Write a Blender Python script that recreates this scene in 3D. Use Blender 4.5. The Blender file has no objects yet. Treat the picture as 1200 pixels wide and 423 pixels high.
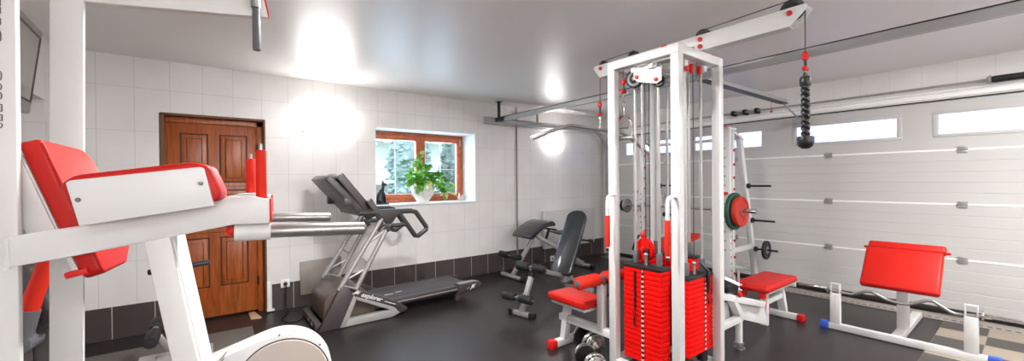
import bpy, bmesh, math, random
from mathutils import Vector, Matrix
random.seed(7)
R = math.radians
PI = math.pi
sc = bpy.context.scene
COL = sc.collection
ROOM_H, BACK_Y, RIGHT_X, LEFT_X, FRONT_Y = 2.57, 5.053, 6.026, -1.02, -3.2

# ------------------------------------------------------------------ materials
def srgb(c):
    return tuple(((x / 12.92) if x <= 0.04045 else ((x + 0.055) / 1.055) ** 2.4) for x in c)
def hexc(s):
    return srgb(tuple(int(s[i:i + 2], 16) / 255 for i in (0, 2, 4)))

def mat(name, col, rough=0.5, metal=0.0, spec=0.5, bump=0.0, bscale=60, vary=0.0, vscale=8, coat=0.0, rough_vary=0.0):
    m = bpy.data.materials.new(name); m.use_nodes = True
    nt = m.node_tree; b = nt.nodes['Principled BSDF']
    c = hexc(col) if isinstance(col, str) else col
    b.inputs['Base Color'].default_value = (*c, 1)
    b.inputs['Roughness'].default_value = rough
    b.inputs['Metallic'].default_value = metal
    b.inputs['Specular IOR Level'].default_value = spec
    b.inputs['Coat Weight'].default_value = coat
    tc = nt.nodes.new('ShaderNodeTexCoord')
    if vary:
        n = nt.nodes.new('ShaderNodeTexNoise'); n.inputs['Scale'].default_value = vscale; n.inputs['Detail'].default_value = 4
        nt.links.new(tc.outputs['Object'], n.inputs['Vector'])
        r = nt.nodes.new('ShaderNodeValToRGB')
        r.color_ramp.elements[0].position = .3; r.color_ramp.elements[1].position = .7
        r.color_ramp.elements[0].color = (*[x * (1 - vary) for x in c], 1)
        r.color_ramp.elements[1].color = (*[min(1, x * (1 + vary)) for x in c], 1)
        nt.links.new(n.outputs['Fac'], r.inputs['Fac']); nt.links.new(r.outputs['Color'], b.inputs['Base Color'])
    if bump:
        n = nt.nodes.new('ShaderNodeTexNoise'); n.inputs['Scale'].default_value = bscale; n.inputs['Detail'].default_value = 3
        nt.links.new(tc.outputs['Object'], n.inputs['Vector'])
        bp = nt.nodes.new('ShaderNodeBump'); bp.inputs['Strength'].default_value = bump; bp.inputs['Distance'].default_value = .01
        nt.links.new(n.outputs['Fac'], bp.inputs['Height']); nt.links.new(bp.outputs['Normal'], b.inputs['Normal'])
    return m

def emit(name, col, strength):
    m = bpy.data.materials.new(name); m.use_nodes = True
    nt = m.node_tree; nt.nodes.clear()
    e = nt.nodes.new('ShaderNodeEmission'); e.inputs['Color'].default_value = (*hexc(col), 1); e.inputs['Strength'].default_value = strength
    o = nt.nodes.new('ShaderNodeOutputMaterial'); nt.links.new(e.outputs[0], o.inputs[0])
    return m

def mathn(nt, op, a, b=None):
    n = nt.nodes.new('ShaderNodeMath'); n.operation = op
    for i, v in enumerate((a, b)):
        if v is None: continue
        if isinstance(v, (int, float)): n.inputs[i].default_value = v
        else: nt.links.new(v, n.inputs[i])
    return n.outputs[0]

def grout_mask(nt, u, w, off, half):
    """1 on the joint lines of a running coordinate u with spacing w"""
    s = mathn(nt, 'SUBTRACT', u, off)
    f = mathn(nt, 'FRACT', mathn(nt, 'DIVIDE', s, w))
    d = mathn(nt, 'ABSOLUTE', mathn(nt, 'SUBTRACT', f, 0.5))
    return mathn(nt, 'GREATER_THAN', d, 0.5 - half / w)

def tile_mat(name, col, grout, w, h, ox, oz, half=0.0015, horiz='X', rough=.3, relief=.1, patch=True, vary=.03):
    m = mat(name, col, rough)
    nt = m.node_tree; b = nt.nodes['Principled BSDF']
    tc = nt.nodes.new('ShaderNodeTexCoord'); sp = nt.nodes.new('ShaderNodeSeparateXYZ')
    nt.links.new(tc.outputs['Object'], sp.inputs[0])
    u = sp.outputs[horiz]; v = sp.outputs['Z']
    g = grout_mask(nt, u, w, ox, half)
    if h: g = mathn(nt, 'MAXIMUM', g, grout_mask(nt, v, h, oz, half))
    n = nt.nodes.new('ShaderNodeTexNoise'); n.inputs['Scale'].default_value = 3.0; n.inputs['Detail'].default_value = 5
    nt.links.new(tc.outputs['Object'], n.inputs['Vector'])
    r = nt.nodes.new('ShaderNodeValToRGB'); c = hexc(col)
    r.color_ramp.elements[0].position = .35; r.color_ramp.elements[1].position = .65
    r.color_ramp.elements[0].color = (*[x * (1 - vary) for x in c], 1); r.color_ramp.elements[1].color = (*[min(1, x * (1 + vary)) for x in c], 1)
    nt.links.new(n.outputs['Fac'], r.inputs['Fac'])
    mx = nt.nodes.new('ShaderNodeMix'); mx.data_type = 'RGBA'
    nt.links.new(g, mx.inputs[0]); nt.links.new(r.outputs['Color'], mx.inputs[6]); mx.inputs[7].default_value = (*hexc(grout), 1)
    nt.links.new(mx.outputs[2], b.inputs['Base Color'])
    n2 = nt.nodes.new('ShaderNodeTexNoise'); n2.inputs['Scale'].default_value = 14; n2.inputs['Detail'].default_value = 6
    nt.links.new(tc.outputs['Object'], n2.inputs['Vector'])
    hgt = mathn(nt, 'SUBTRACT', mathn(nt, 'MULTIPLY', n2.outputs['Fac'], relief), g)
    bp = nt.nodes.new('ShaderNodeBump'); bp.inputs['Strength'].default_value = .35; bp.inputs['Distance'].default_value = .003
    nt.links.new(hgt, bp.inputs['Height']); nt.links.new(bp.outputs['Normal'], b.inputs['Normal'])
    return m

def wood_mat(name, c1, c2, scale=(14, 14, 1.2), rough=.35):
    m = mat(name, c1, rough); nt = m.node_tree; b = nt.nodes['Principled BSDF']
    tc = nt.nodes.new('ShaderNodeTexCoord'); mp = nt.nodes.new('ShaderNodeMapping'); mp.inputs['Scale'].default_value = scale
    nt.links.new(tc.outputs['Object'], mp.inputs[0])
    n = nt.nodes.new('ShaderNodeTexNoise'); n.inputs['Scale'].default_value = 3; n.inputs['Detail'].default_value = 8; n.inputs['Distortion'].default_value = .8
    nt.links.new(mp.outputs[0], n.inputs['Vector'])
    r = nt.nodes.new('ShaderNodeValToRGB'); r.color_ramp.elements[0].position = .3; r.color_ramp.elements[1].position = .72
    r.color_ramp.elements[0].color = (*hexc(c1), 1); r.color_ramp.elements[1].color = (*hexc(c2), 1)
    nt.links.new(n.outputs['Fac'], r.inputs['Fac']); nt.links.new(r.outputs['Color'], b.inputs['Base Color'])
    return m

def glass_mat(name, tint='f4fbff'):
    m = bpy.data.materials.new(name); m.use_nodes = True
    nt = m.node_tree; nt.nodes.clear()
    t = nt.nodes.new('ShaderNodeBsdfTransparent'); t.inputs[0].default_value = (*hexc(tint), 1)
    g = nt.nodes.new('ShaderNodeBsdfGlossy'); g.inputs['Roughness'].default_value = .02
    mx = nt.nodes.new('ShaderNodeMixShader'); mx.inputs[0].default_value = .06
    o = nt.nodes.new('ShaderNodeOutputMaterial')
    nt.links.new(t.outputs[0], mx.inputs[1]); nt.links.new(g.outputs[0], mx.inputs[2]); nt.links.new(mx.outputs[0], o.inputs[0])
    return m

M = {}
M['white'] = mat('white_powder_coat', 'd0cfcd', .38)
M['wall'] = tile_mat('cream_wall_tile', 'e8e5e2', 'c6c1bb', .25, .40, -.030, .288, relief=.12)
M['wall_left'] = tile_mat('cream_wall_tile_side', 'e2dfdd', 'c6c1bb', .25, .40, .05, .288, horiz='Y', relief=.12)
M['plain_wall'] = tile_mat('white_upper_wall', 'e4e2df', 'cfccc8', .25, 0, 0, 0, horiz='Y', relief=.02)
M['base'] = tile_mat('dark_brown_base_tile', '4b4341', 'c9c2ba', .29, 0, .174, 0, half=.003, rough=.3, vary=.08)
M['base_left'] = tile_mat('dark_brown_base_tile_side', '4b4341', 'c9c2ba', .29, 0, .1, 0, half=.003, horiz='Y', rough=.3, vary=.08)
M['ceiling'] = mat('satin_stretch_ceiling', 'ebe7e4', .38, spec=.6, bump=.02, bscale=3)
M['reveal'] = mat('white_plaster_reveal', 'ecedf0', .6)
M['garage'] = mat('garage_panel_grey_white', 'c0bebb', .5, bump=.03, bscale=200)
M['garage_white'] = mat('bright_white_strip', 'f4f3f1', .4)
M['rubber_seal'] = mat('black_rubber_seal', '25211f', .6)
M['galv'] = mat('galvanised_steel', 'a8a8a6', .35, .5)
M['track'] = mat('grey_painted_track', 'aeaead', .38, .5)
M['trackdark'] = mat('dark_steel', '3a3938', .4, .8)
M['red'] = mat('red_leatherette', 'b51a11', .45, spec=.25, bump=.05, bscale=150)
M['redfoam'] = mat('red_foam_grip', 'c92614', .7, spec=.25, bump=.05, bscale=250)
M['redplate'] = mat('red_painted_plate', 'dc0a04', .6, spec=.15)
M['redcap'] = mat('red_plastic_cap', 'c9201a', .4, spec=.3)
M['bluecap'] = mat('blue_plastic_cap', '3158b5', .4)
M['black'] = mat('black_plastic', '1c1b1b', .4)
M['blackpad'] = mat('black_vinyl', '26282c', .3, bump=.04, bscale=160, coat=.6)
M['blackfoam'] = mat('black_foam', '18191c', .6, bump=.1, bscale=260)
M['chrome'] = mat('chrome', 'd5d2cf', .14, 1.0)
M['steel'] = mat('brushed_steel', 'a09d9a', .36, .85)
M['silver'] = mat('silver_paint', 'a9a7a4', .35, .4)
M['rod'] = mat('matt_guide_rod', 'a8a5a2', .45, .55)
M['collar'] = mat('grey_rubber_collar', '5a5a5d', .55)
M['cable'] = mat('black_cable', '2a2827', .4)
M['greenplate'] = mat('green_rubber_plate', '1c4d3f', .55)
M['redrubber'] = mat('red_rubber_plate', 'b6301f', .55)
M['iron'] = mat('black_iron', '222224', .45, .3)
M['tmill'] = mat('treadmill_taupe_plastic', '423b3b', .4)
M['tmill_dark'] = mat('treadmill_console_grey', '3c3938', .35)
M['tmill_grey'] = mat('treadmill_light_grey', '9a9894', .4)
M['belt'] = mat('running_belt', '403e43', .45, bump=.05, bscale=300)
M['hood'] = mat('brown_grey_hood', '5a4f46', .3)
M['beige'] = mat('beige_cover', 'b9ada3', .4)
M['doorwood'] = wood_mat('orange_brown_door_wood', '8a3f12', 'b8622a')
M['groove'] = mat('dark_wood_groove', '4a2009', .6)
M['winwood'] = wood_mat('cherry_window_wood', 'a3491f', 'c4683a', scale=(6, 6, 6))
M['glass'] = glass_mat('clear_glass')
M['gpane'] = glass_mat('bluish_polycarbonate', 'ccd0ee')
M['tvscreen'] = mat('tv_screen_glass', '6b6560', .12, spec=.8)
M['tvbezel'] = mat('tv_bezel_grey', '6b6865', .35)
M['lamp'] = emit('lamp_diffuser', 'fffdfb', 12)
M['fill_front'] = emit('added_fill_glow', 'fffdfd', 22)  # glow of the fill lights added behind the camera
M['mat'] = mat('speckled_grey_mat', '6c6761', .85, bump=.3, bscale=260, vary=.15, vscale=120)
M['pot'] = mat('white_ceramic', 'ece9e5', .3)
M['soil'] = mat('dark_soil', '3b2c22', .9)
M['leaf'] = mat('green_leaf', '7fc04a', .45, vary=.3, vscale=20)
M['leafpale'] = mat('pale_yellow_leaf', 'c9cf8a', .45)
M['catblack'] = mat('black_stone_figure', '1f2226', .3)
M['foil'] = mat('crumpled_foil', 'cfcbc6', .2, .9, bump=1.0, bscale=40)
M['screw'] = mat('zinc_screw', '6d6c6a', .3, .9)
M['tanwood'] = mat('tan_threshold', 'c2a184', .6)
M['greysheet'] = mat('grey_sheet', '8f867e', .35, vary=.15, vscale=5)
M['sticker'] = mat('white_print', 'e9e7e4', .5)
M['outline'] = mat('dark_outline_print', '57504d', .5)
M['hedge'] = mat('blue_green_conifer', '7f938c', .9, vary=.3, vscale=5)
M['hedge2'] = mat('grey_green_conifer', '94a3a2', .9, vary=.3, vscale=5)
M['lawn'] = mat('garden_lawn', '8aa06a', .95, vary=.25, vscale=6)
M['house'] = mat('pale_render_house', 'e6e6e4', .8)
M['houseroof'] = mat('grey_roof', '8f9398', .8)
M['shedwood'] = mat('weathered_shed_boards', '9c9a97', .8)
M['outwall'] = mat('outer_wall_render', 'dcdcd8', .8)

def floor_material():
    m = mat('black_rubber_floor', '3e3a38', .36, spec=.3)
    nt = m.node_tree; b = nt.nodes['Principled BSDF']
    tc = nt.nodes.new('ShaderNodeTexCoord')
    n = nt.nodes.new('ShaderNodeTexNoise'); n.inputs['Scale'].default_value = 300; n.inputs['Detail'].default_value = 2
    nt.links.new(tc.outputs['Object'], n.inputs['Vector'])
    n3 = nt.nodes.new('ShaderNodeTexNoise'); n3.inputs['Scale'].default_value = 1.3; n3.inputs['Detail'].default_value = 5
    nt.links.new(tc.outputs['Object'], n3.inputs['Vector'])
    r = nt.nodes.new('ShaderNodeValToRGB'); r.color_ramp.elements[0].position = .3; r.color_ramp.elements[1].position = .75
    r.color_ramp.elements[0].color = (*hexc('1b1818'), 1); r.color_ramp.elements[1].color = (*hexc('36312f'), 1)
    f = mathn(nt, 'ADD', mathn(nt, 'MULTIPLY', n.outputs['Fac'], .55), mathn(nt, 'MULTIPLY', n3.outputs['Fac'], .45))
    nt.links.new(f, r.inputs['Fac']); nt.links.new(r.outputs['Color'], b.inputs['Base Color'])
    nt.links.new(mathn(nt, 'ADD', mathn(nt, 'MULTIPLY', n3.outputs['Fac'], .14), .24), b.inputs['Roughness'])
    bp = nt.nodes.new('ShaderNodeBump'); bp.inputs['Strength'].default_value = .25; bp.inputs['Distance'].default_value = .002
    nt.links.new(n.outputs['Fac'], bp.inputs['Height']); nt.links.new(bp.outputs['Normal'], b.inputs['Normal'])
    return m
M['floor'] = floor_material()

def checker_material():
    m = mat('checker_floor_tiles', '8a8178', .45)
    nt = m.node_tree; b = nt.nodes['Principled BSDF']
    tc = nt.nodes.new('ShaderNodeTexCoord'); sp = nt.nodes.new('ShaderNodeSeparateXYZ'); nt.links.new(tc.outputs['Object'], sp.inputs[0])
    def par(u, off):
        return mathn(nt, 'MODULO', mathn(nt, 'FLOOR', mathn(nt, 'DIVIDE', mathn(nt, 'ADD', mathn(nt, 'SUBTRACT', u, off), 28.6 * 2), .286)), 2)
    s = mathn(nt, 'MODULO', mathn(nt, 'ADD', par(sp.outputs['X'], 5.665), par(sp.outputs['Y'], .556)), 2)
    c = nt.nodes.new('ShaderNodeMix'); c.data_type = 'RGBA'
    nt.links.new(s, c.inputs[0]); c.inputs[6].default_value = (*hexc('4a4643'), 1); c.inputs[7].default_value = (*hexc('a39686'), 1)
    g = mathn(nt, 'MAXIMUM', grout_mask(nt, sp.outputs['X'], .286, 5.665, .002), grout_mask(nt, sp.outputs['Y'], .286, .556, .002))
    c2 = nt.nodes.new('ShaderNodeMix'); c2.data_type = 'RGBA'
    nt.links.new(g, c2.inputs[0]); nt.links.new(c.outputs[2], c2.inputs[6]); c2.inputs[7].default_value = (*hexc('8f867c'), 1)
    nt.links.new(c2.outputs[2], b.inputs['Base Color'])
    return m
M['checker'] = checker_material()

# ------------------------------------------------------------------ mesh builder
class MB:
    def __init__(self): self.bm = bmesh.new()
    def _hull(self, pts, faces, bev=0, seg=2):
        vs = [self.bm.verts.new(p) for p in pts]
        fs = [self.bm.faces.new([vs[i] for i in f]) for f in faces]
        bmesh.ops.recalc_face_normals(self.bm, faces=fs)
        if bev:
            ed = list({e for f in fs for e in f.edges})
            bmesh.ops.bevel(self.bm, geom=ed, offset=bev, segments=seg, profile=.5, affect='EDGES', clamp_overlap=True)
        return self
    def bx(self, x0, x1, y0, y1, z0, z1, bev=0, seg=2):
        p = [(x, y, z) for x in (x0, x1) for y in (y0, y1) for z in (z0, z1)]
        return self._hull(p, [(0, 1, 3, 2), (4, 6, 7, 5), (0, 4, 5, 1), (2, 3, 7, 6), (0, 2, 6, 4), (1, 5, 7, 3)], bev, seg)
    def beam(self, p, q, w, h, up=(0, 0, 1), bev=.004, seg=2):
        """rectangular bar from p to q; w sideways, h along up"""
        p = Vector(p); q = Vector(q); d = (q - p).normalized(); up = Vector(up)
        s = d.cross(up).normalized(); u = s.cross(d).normalized()
        pts = []
        for b in (p, q):
            for a, c in ((-1, -1), (1, -1), (1, 1), (-1, 1)): pts.append(b + s * (a * w / 2) + u * (c * h / 2))
        return self._hull(pts, [(0, 1, 2, 3), (7, 6, 5, 4), (0, 4, 5, 1), (1, 5, 6, 2), (2, 6, 7, 3), (3, 7, 4, 0)], bev, seg)
    def prism(self, poly, vec, bev=0, seg=2):
        """polygon of 3d points swept along vec"""
        v = Vector(vec); a = [Vector(p) for p in poly]; n = len(a)
        pts = a + [p + v for p in a]
        faces = [tuple(range(n)), tuple(range(2 * n - 1, n - 1, -1))] + [(i, (i + 1) % n, n + (i + 1) % n, n + i) for i in range(n)]
        return self._hull(pts, faces, bev, seg)
    def tube(self, pts, r, n=12, cap=True, closed=False):
        pts = [Vector(p) for p in pts]; rs = r if isinstance(r, (list, tuple)) else [r] * len(pts)
        m = len(pts); tang = []
        for i in range(m):
            a = pts[(i - 1) % m] if (closed or i > 0) else pts[i]; b = pts[(i + 1) % m] if (closed or i < m - 1) else pts[i]
            tang.append((b - a).normalized())
        t0 = tang[0]; ref = Vector((0, 0, 1)) if abs(t0.z) < .9 else Vector((1, 0, 0))
        nrm = t0.cross(ref).normalized(); rings = []
        for i in range(m):
            t = tang[i]
            if i: nrm = (nrm - t * nrm.dot(t)).normalized()
            bn = t.cross(nrm)
            rings.append([self.bm.verts.new(pts[i] + (nrm * math.cos(2 * PI * k / n) + bn * math.sin(2 * PI * k / n)) * rs[i]) for k in range(n)])
        fs = []
        for i in range(m if closed else m - 1):
            a = rings[i]; b = rings[(i + 1) % m]
            for k in range(n): fs.append(self.bm.faces.new((a[k], a[(k + 1) % n], b[(k + 1) % n], b[k])))
        if cap and not closed:
            fs.append(self.bm.faces.new(rings[0][::-1])); fs.append(self.bm.faces.new(rings[-1]))
        bmesh.ops.recalc_face_normals(self.bm, faces=fs)
        return self
    def cyl(self, p, q, r, n=20, bev=0):
        p = Vector(p); q = Vector(q)
        if bev:
            d = (q - p).normalized()
            return self.tube([p, p + d * bev * .3, p + d * bev, q - d * bev, q - d * bev * .3, q], [r - bev, r - bev * .3, r, r, r - bev * .3, r - bev], n)
        return self.tube([p, q], r, n)
    def lathe(self, prof, org=(0, 0, 0), axis=(0, 0, 1), n=24):
        """prof: list of (radius, height)"""
        ax = Vector(axis).normalized(); ref = Vector((1, 0, 0)) if abs(ax.x) < .9 else Vector((0, 1, 0))
        u = ax.cross(ref).normalized(); v = ax.cross(u); o = Vector(org); rings = []; fs = []
        for (r, h) in prof:
            if r < 1e-5: rings.append([self.bm.verts.new(o + ax * h)])
            else: rings.append([self.bm.verts.new(o + ax * h + (u * math.cos(2 * PI * k / n) + v * math.sin(2 * PI * k / n)) * r) for k in range(n)])
        for a, b in zip(rings, rings[1:]):
            for k in range(n):
                if len(a) == 1 and len(b) == 1: continue
                if len(a) == 1: fs.append(self.bm.faces.new((a[0], b[k], b[(k + 1) % n])))
                elif len(b) == 1: fs.append(self.bm.faces.new((a[k], a[(k + 1) % n], b[0])))
                else: fs.append(self.bm.faces.new((a[k], a[(k + 1) % n], b[(k + 1) % n], b[k])))
        if len(rings[0]) > 1: fs.append(self.bm.faces.new(rings[0][::-1]))
        if len(rings[-1]) > 1: fs.append(self.bm.faces.new(rings[-1]))
        bmesh.ops.recalc_face_normals(self.bm, faces=fs)
        return self
    def ball(self, c, r, s=(1, 1, 1), sub=2, mtx=None):
        mt = Matrix.Translation(c) @ (mtx or Matrix.Identity(4)) @ Matrix.Diagonal((*[r * k for k in s], 1))
        bmesh.ops.create_icosphere(self.bm, subdivisions=sub, radius=1, matrix=mt)
        return self
    def quad(self, a, b, c, d):
        self.bm.faces.new([self.bm.verts.new(p) for p in (a, b, c, d)]); return self

FR = [Matrix.Identity(4)]      # working frame in which coordinates are typed
ROOTM = {}

def build(name, mb, m, parent=None, origin=None, smooth=True):
    me = bpy.data.meshes.new(name); mb.bm.transform(FR[-1])
    if parent is not None:
        mt = ROOTM[parent.name].copy()
    else:
        mt = Matrix.Translation(origin) if origin is not None else Matrix.Identity(4)
    mb.bm.transform(mt.inverted())
    mb.bm.to_mesh(me); mb.bm.free()
    if smooth and me.polygons:
        me.polygons.foreach_set('use_smooth', [True] * len(me.polygons))
        me.set_sharp_from_angle(angle=R(38))
    me.materials.append(M[m] if isinstance(m, str) else m)
    o = bpy.data.objects.new(name, me); COL.objects.link(o)
    if parent is not None:
        o.parent = parent
    else:
        o.matrix_world = mt
    ROOTM[o.name] = mt
    return o

def tag(o, label, cat, group=None, kind=None):
    o['label'] = label; o['category'] = cat
    if group: o['group'] = group
    if kind: o['kind'] = kind
    return o

def thing(name, label, cat, loc, rz=0, group=None):
    o = bpy.data.objects.new(name, None); COL.objects.link(o)
    o.empty_display_size = .1
    mt = FR[-1] @ Matrix.Translation(loc) @ Matrix.Rotation(rz, 4, 'Z')
    o.matrix_world = mt; ROOTM[o.name] = mt
    return tag(o, label, cat, group)

def struct(name, mb, m, parent=None):
    o = build(name, mb, m, parent)
    if parent is None: o['kind'] = 'structure'
    return o

def struct_empty(name, loc=(0, 0, 0)):
    o = bpy.data.objects.new(name, None); COL.objects.link(o); o['kind'] = 'structure'
    mt = Matrix.Translation(loc); o.matrix_world = mt; ROOTM[o.name] = mt
    return o

def copy_part(o, dloc):
    c = o.copy(); COL.objects.link(c); c.parent = o.parent
    c.location = Vector(o.location) + Vector(dloc); ROOTM[c.name] = ROOTM[o.name]
    return c

def copy_tree(root, loc, rz, label):
    c = root.copy(); COL.objects.link(c); c.location = loc; c.rotation_euler = (0, 0, rz); c['label'] = label
    def rec(a, b):
        for ch in list(a.children):
            d = ch.copy(); COL.objects.link(d); d.parent = b; rec(ch, d)
    rec(root, c)
    return c

def text_mesh(mb, txt, size, mtx, depth=.0006, shear=0.0, align='CENTER', bold=0.0):
    cu = bpy.data.curves.new('lettering', 'FONT'); cu.body = txt; cu.size = size; cu.extrude = depth; cu.shear = shear
    cu.align_x = align; cu.align_y = 'CENTER'; cu.offset = bold; cu.resolution_u = 3
    ob = bpy.data.objects.new('lettering', cu); COL.objects.link(ob)
    dg = bpy.context.evaluated_depsgraph_get(); me = bpy.data.meshes.new_from_object(ob.evaluated_get(dg))
    me.transform(mtx); mb.bm.from_mesh(me)
    bpy.data.objects.remove(ob); bpy.data.meshes.remove(me); bpy.data.curves.remove(cu)
    return mb

def frame_mtx(origin, xdir, ydir):
    x = Vector(xdir).normalized(); z = x.cross(Vector(ydir)).normalized(); y = z.cross(x)
    m = Matrix((x, y, z)).transposed().to_4x4(); m.translation = Vector(origin)
    return m

# ------------------------------------------------------------------ room shell
def wall_grid(name, axis, pos, thick, a0, a1, z0, z1, holes, m):
    """wall slab with rectangular holes (a0,a1,z0,z1); axis 'y' = spans X at y=pos..pos+thick"""
    xs = sorted({a0, a1, *[h[0] for h in holes], *[h[1] for h in holes]})
    zs = sorted({z0, z1, *[h[2] for h in holes], *[h[3] for h in holes]})
    mb = MB()
    for i in range(len(xs) - 1):
        for k in range(len(zs) - 1):
            cx = (xs[i] + xs[i + 1]) / 2; cz = (zs[k] + zs[k + 1]) / 2
            if any(h[0] < cx < h[1] and h[2] < cz < h[3] for h in holes): continue
            if axis == 'y': mb.bx(xs[i], xs[i + 1], pos, pos + thick, zs[k], zs[k + 1])
            else: mb.bx(pos, pos + thick, xs[i], xs[i + 1], zs[k], zs[k + 1])
    bmesh.ops.remove_doubles(mb.bm, verts=mb.bm.verts, dist=1e-5)
    seen = {}
    for f in list(mb.bm.faces):
        key = tuple(sorted(v.index for v in f.verts)); 
    mb.bm.verts.index_update()
    for f in mb.bm.faces: seen.setdefault(tuple(sorted(v.index for v in f.verts)), []).append(f)
    bmesh.ops.delete(mb.bm, geom=[f for l in seen.values() if len(l) > 1 for f in l], context='FACES')
    return struct(name, mb, m)

DOOR = (-.355, .497, 0, 2.072)
WIN = (1.685, 3.162, 1.104, 2.093)
wall_grid('wall_back', 'y', BACK_Y, .50, LEFT_X - .5, RIGHT_X + .2, 0, ROOM_H, [DOOR, WIN], 'wall')
struct('floor', MB().bx(LEFT_X - .5, RIGHT_X + .2, FRONT_Y - .2, BACK_Y + .5, -.1, 0), 'floor')
struct('ceiling', MB().bx(LEFT_X - .5, RIGHT_X + .2, FRONT_Y - .2, BACK_Y + .5, ROOM_H, ROOM_H + .12), 'ceiling')
NICHE = (3.55, 4.765, 0, 2.072)
wall_grid('wall_left', 'x', LEFT_X - .5, .5, FRONT_Y - .2, BACK_Y, 0, ROOM_H, [NICHE], 'wall_left')
struct('wall_niche', MB().bx(LEFT_X - .56, LEFT_X - .5, 3.5, 4.8, 0, 2.1), 'wall_left')
struct('wall_front', MB().bx(LEFT_X - .5, RIGHT_X + .2, FRONT_Y - .2, FRONT_Y, 0, ROOM_H), 'wall')
GD_Z = 2.187
GY0, GY1 = -2.2, 4.80
wall_grid('wall_right', 'x', RIGHT_X, .2, FRONT_Y, BACK_Y, 0, ROOM_H, [(GY0, GY1, 0, GD_Z)], 'plain_wall')

# dark skirting tiles
struct('baseboard_back', MB().bx(LEFT_X, DOOR[0] - .002, BACK_Y - .009, BACK_Y + .002, 0, .29).bx(DOOR[1] + .05, RIGHT_X, BACK_Y - .009, BACK_Y + .002, 0, .29), 'base')
struct('baseboard_left', MB().bx(LEFT_X - .002, LEFT_X + .009, FRONT_Y, NICHE[0], 0, .29).bx(LEFT_X - .002, LEFT_X + .009, NICHE[1], BACK_Y - .01, 0, .29), 'base_left')
# white corner bead beside the door with its little foot
struct('trim_1', MB().bx(.50, .53, BACK_Y - .014, BACK_Y + .004, .03, .33, .003).bx(.495, .565, BACK_Y - .05, BACK_Y + .002, .012, .03, .004), 'garage_white')
# lining of the door opening
struct('trim_2', MB().bx(DOOR[0] - .006, DOOR[0] + .03, BACK_Y - .004, BACK_Y + .09, 0, 2.072, .002)
       .bx(DOOR[1] - .012, DOOR[1] + .006, BACK_Y - .004, BACK_Y + .09, 0, 2.072, .002)
       .bx(DOOR[0], DOOR[1], BACK_Y - .004, BACK_Y + .09, 2.055, 2.078, .002), mat('brown_door_lining', '6d4a35', .6))
# checker tiles by the garage door, edge strip and metal grid strip
struct('floor_tiles', MB().bx(3.6, 5.665, -1.6, .556, .0005, .006, .001), 'checker')
def strip_mat():
    m = mat('perforated_metal_strip', 'a39b93', .45, .3)
    nt = m.node_tree; b = nt.nodes['Principled BSDF']
    tc = nt.nodes.new('ShaderNodeTexCoord'); sp = nt.nodes.new('ShaderNodeSeparateXYZ'); nt.links.new(tc.outputs['Object'], sp.inputs[0])
    a = grout_mask(nt, sp.outputs['Y'], .055, 0, .017)
    l = mathn(nt, 'LESS_THAN', mathn(nt, 'ABSOLUTE', mathn(nt, 'SUBTRACT', sp.outputs['X'], 5.712)), .016)
    f = mathn(nt, 'MULTIPLY', a, l)
    c = nt.nodes.new('ShaderNodeMix'); c.data_type = 'RGBA'; nt.links.new(f, c.inputs[0])
    c.inputs[6].default_value = (*hexc('a29a92'), 1); c.inputs[7].default_value = (*hexc('2a2624'), 1)
    nt.links.new(c.outputs[2], b.inputs['Base Color'])
    return m
struct('trim_3', MB().bx(5.665, 5.90, GY0, GY1, .0005, .012, .002), strip_mat())

# -- wooden door in the back wall
d = struct_empty('door_1', (.06, BACK_Y + .09, 0))
YD = BACK_Y + .095
struct('door_frame', MB().bx(-.352, -.322, YD - .02, YD + .05, 0, 2.05, .004).bx(.425, .487, YD - .02, YD + .05, 0, 2.05, .004).bx(-.352, .487, YD - .02, YD + .05, 2.0, 2.054, .004), 'doorwood', d)
leaf = MB().bx(-.32, .424, YD, YD + .045, .02, 2.0, .003)
dl = struct('door_leaf', leaf, 'doorwood', d)
rects = [(-.215, .012, 1.40, 1.90), (.100, .345, 1.40, 1.90), (-.215, .012, .94, 1.33), (.100, .345, .94, 1.33), (-.215, .012, .33, .84), (.100, .345, .33, .84)]
for (a, b_, z0, z1) in rects:
    g = MB()
    for (p0, p1, q0, q1) in ((a, b_, z0, z0 + .012), (a, b_, z1 - .012, z1), (a, a + .012, z0, z1), (b_ - .012, b_, z0, z1)):
        g.bx(p0, p1, YD - .003, YD + .002, q0, q1)
    for (p0, p1, q0, q1) in ((a + .05, b_ - .05, z0 + .05, z0 + .056), (a + .05, b_ - .05, z1 - .056, z1 - .05), (a + .05, a + .056, z0 + .05, z1 - .05), (b_ - .056, b_ - .05, z0 + .05, z1 - .05)):
        g.bx(p0, p1, YD - .012, YD - .004, q0, q1)
    struct('panel_groove', g, 'groove', dl)
    struct('door_panel', MB().bx(a + .014, b_ - .014, YD - .012, YD + .002, z0 + .014, z1 - .014, .008), 'doorwood', dl)
struct('rail_shadow_gap', MB().bx(-.31, .42, YD - .002, YD + .001, 1.362, 1.368).bx(-.31, .42, YD - .002, YD + .001, .885, .891), 'groove', dl)
struct('door_light_block', MB().bx(DOOR[0] - .05, DOOR[1] + .05, BACK_Y + .2, BACK_Y + .3, -.02, 2.12), 'reveal')  # unseen slab added to block daylight leaking under the door
hm = MB()
for z in (.30, 1.0, 1.72): hm.cyl((.43, YD - .03, z), (.43, YD - .03, z + .09), .008, 10)
struct('hinge', hm, 'trackdark', d)
struct('door_handle', MB().cyl((-.275, YD, 1.03), (-.275, YD - .05, 1.03), .009).cyl((-.275, YD - .05, 1.03), (-.16, YD - .05, 1.03), .008).bx(-.295, -.255, YD - .004, YD, .92, 1.1, .002), 'black', d)

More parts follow.
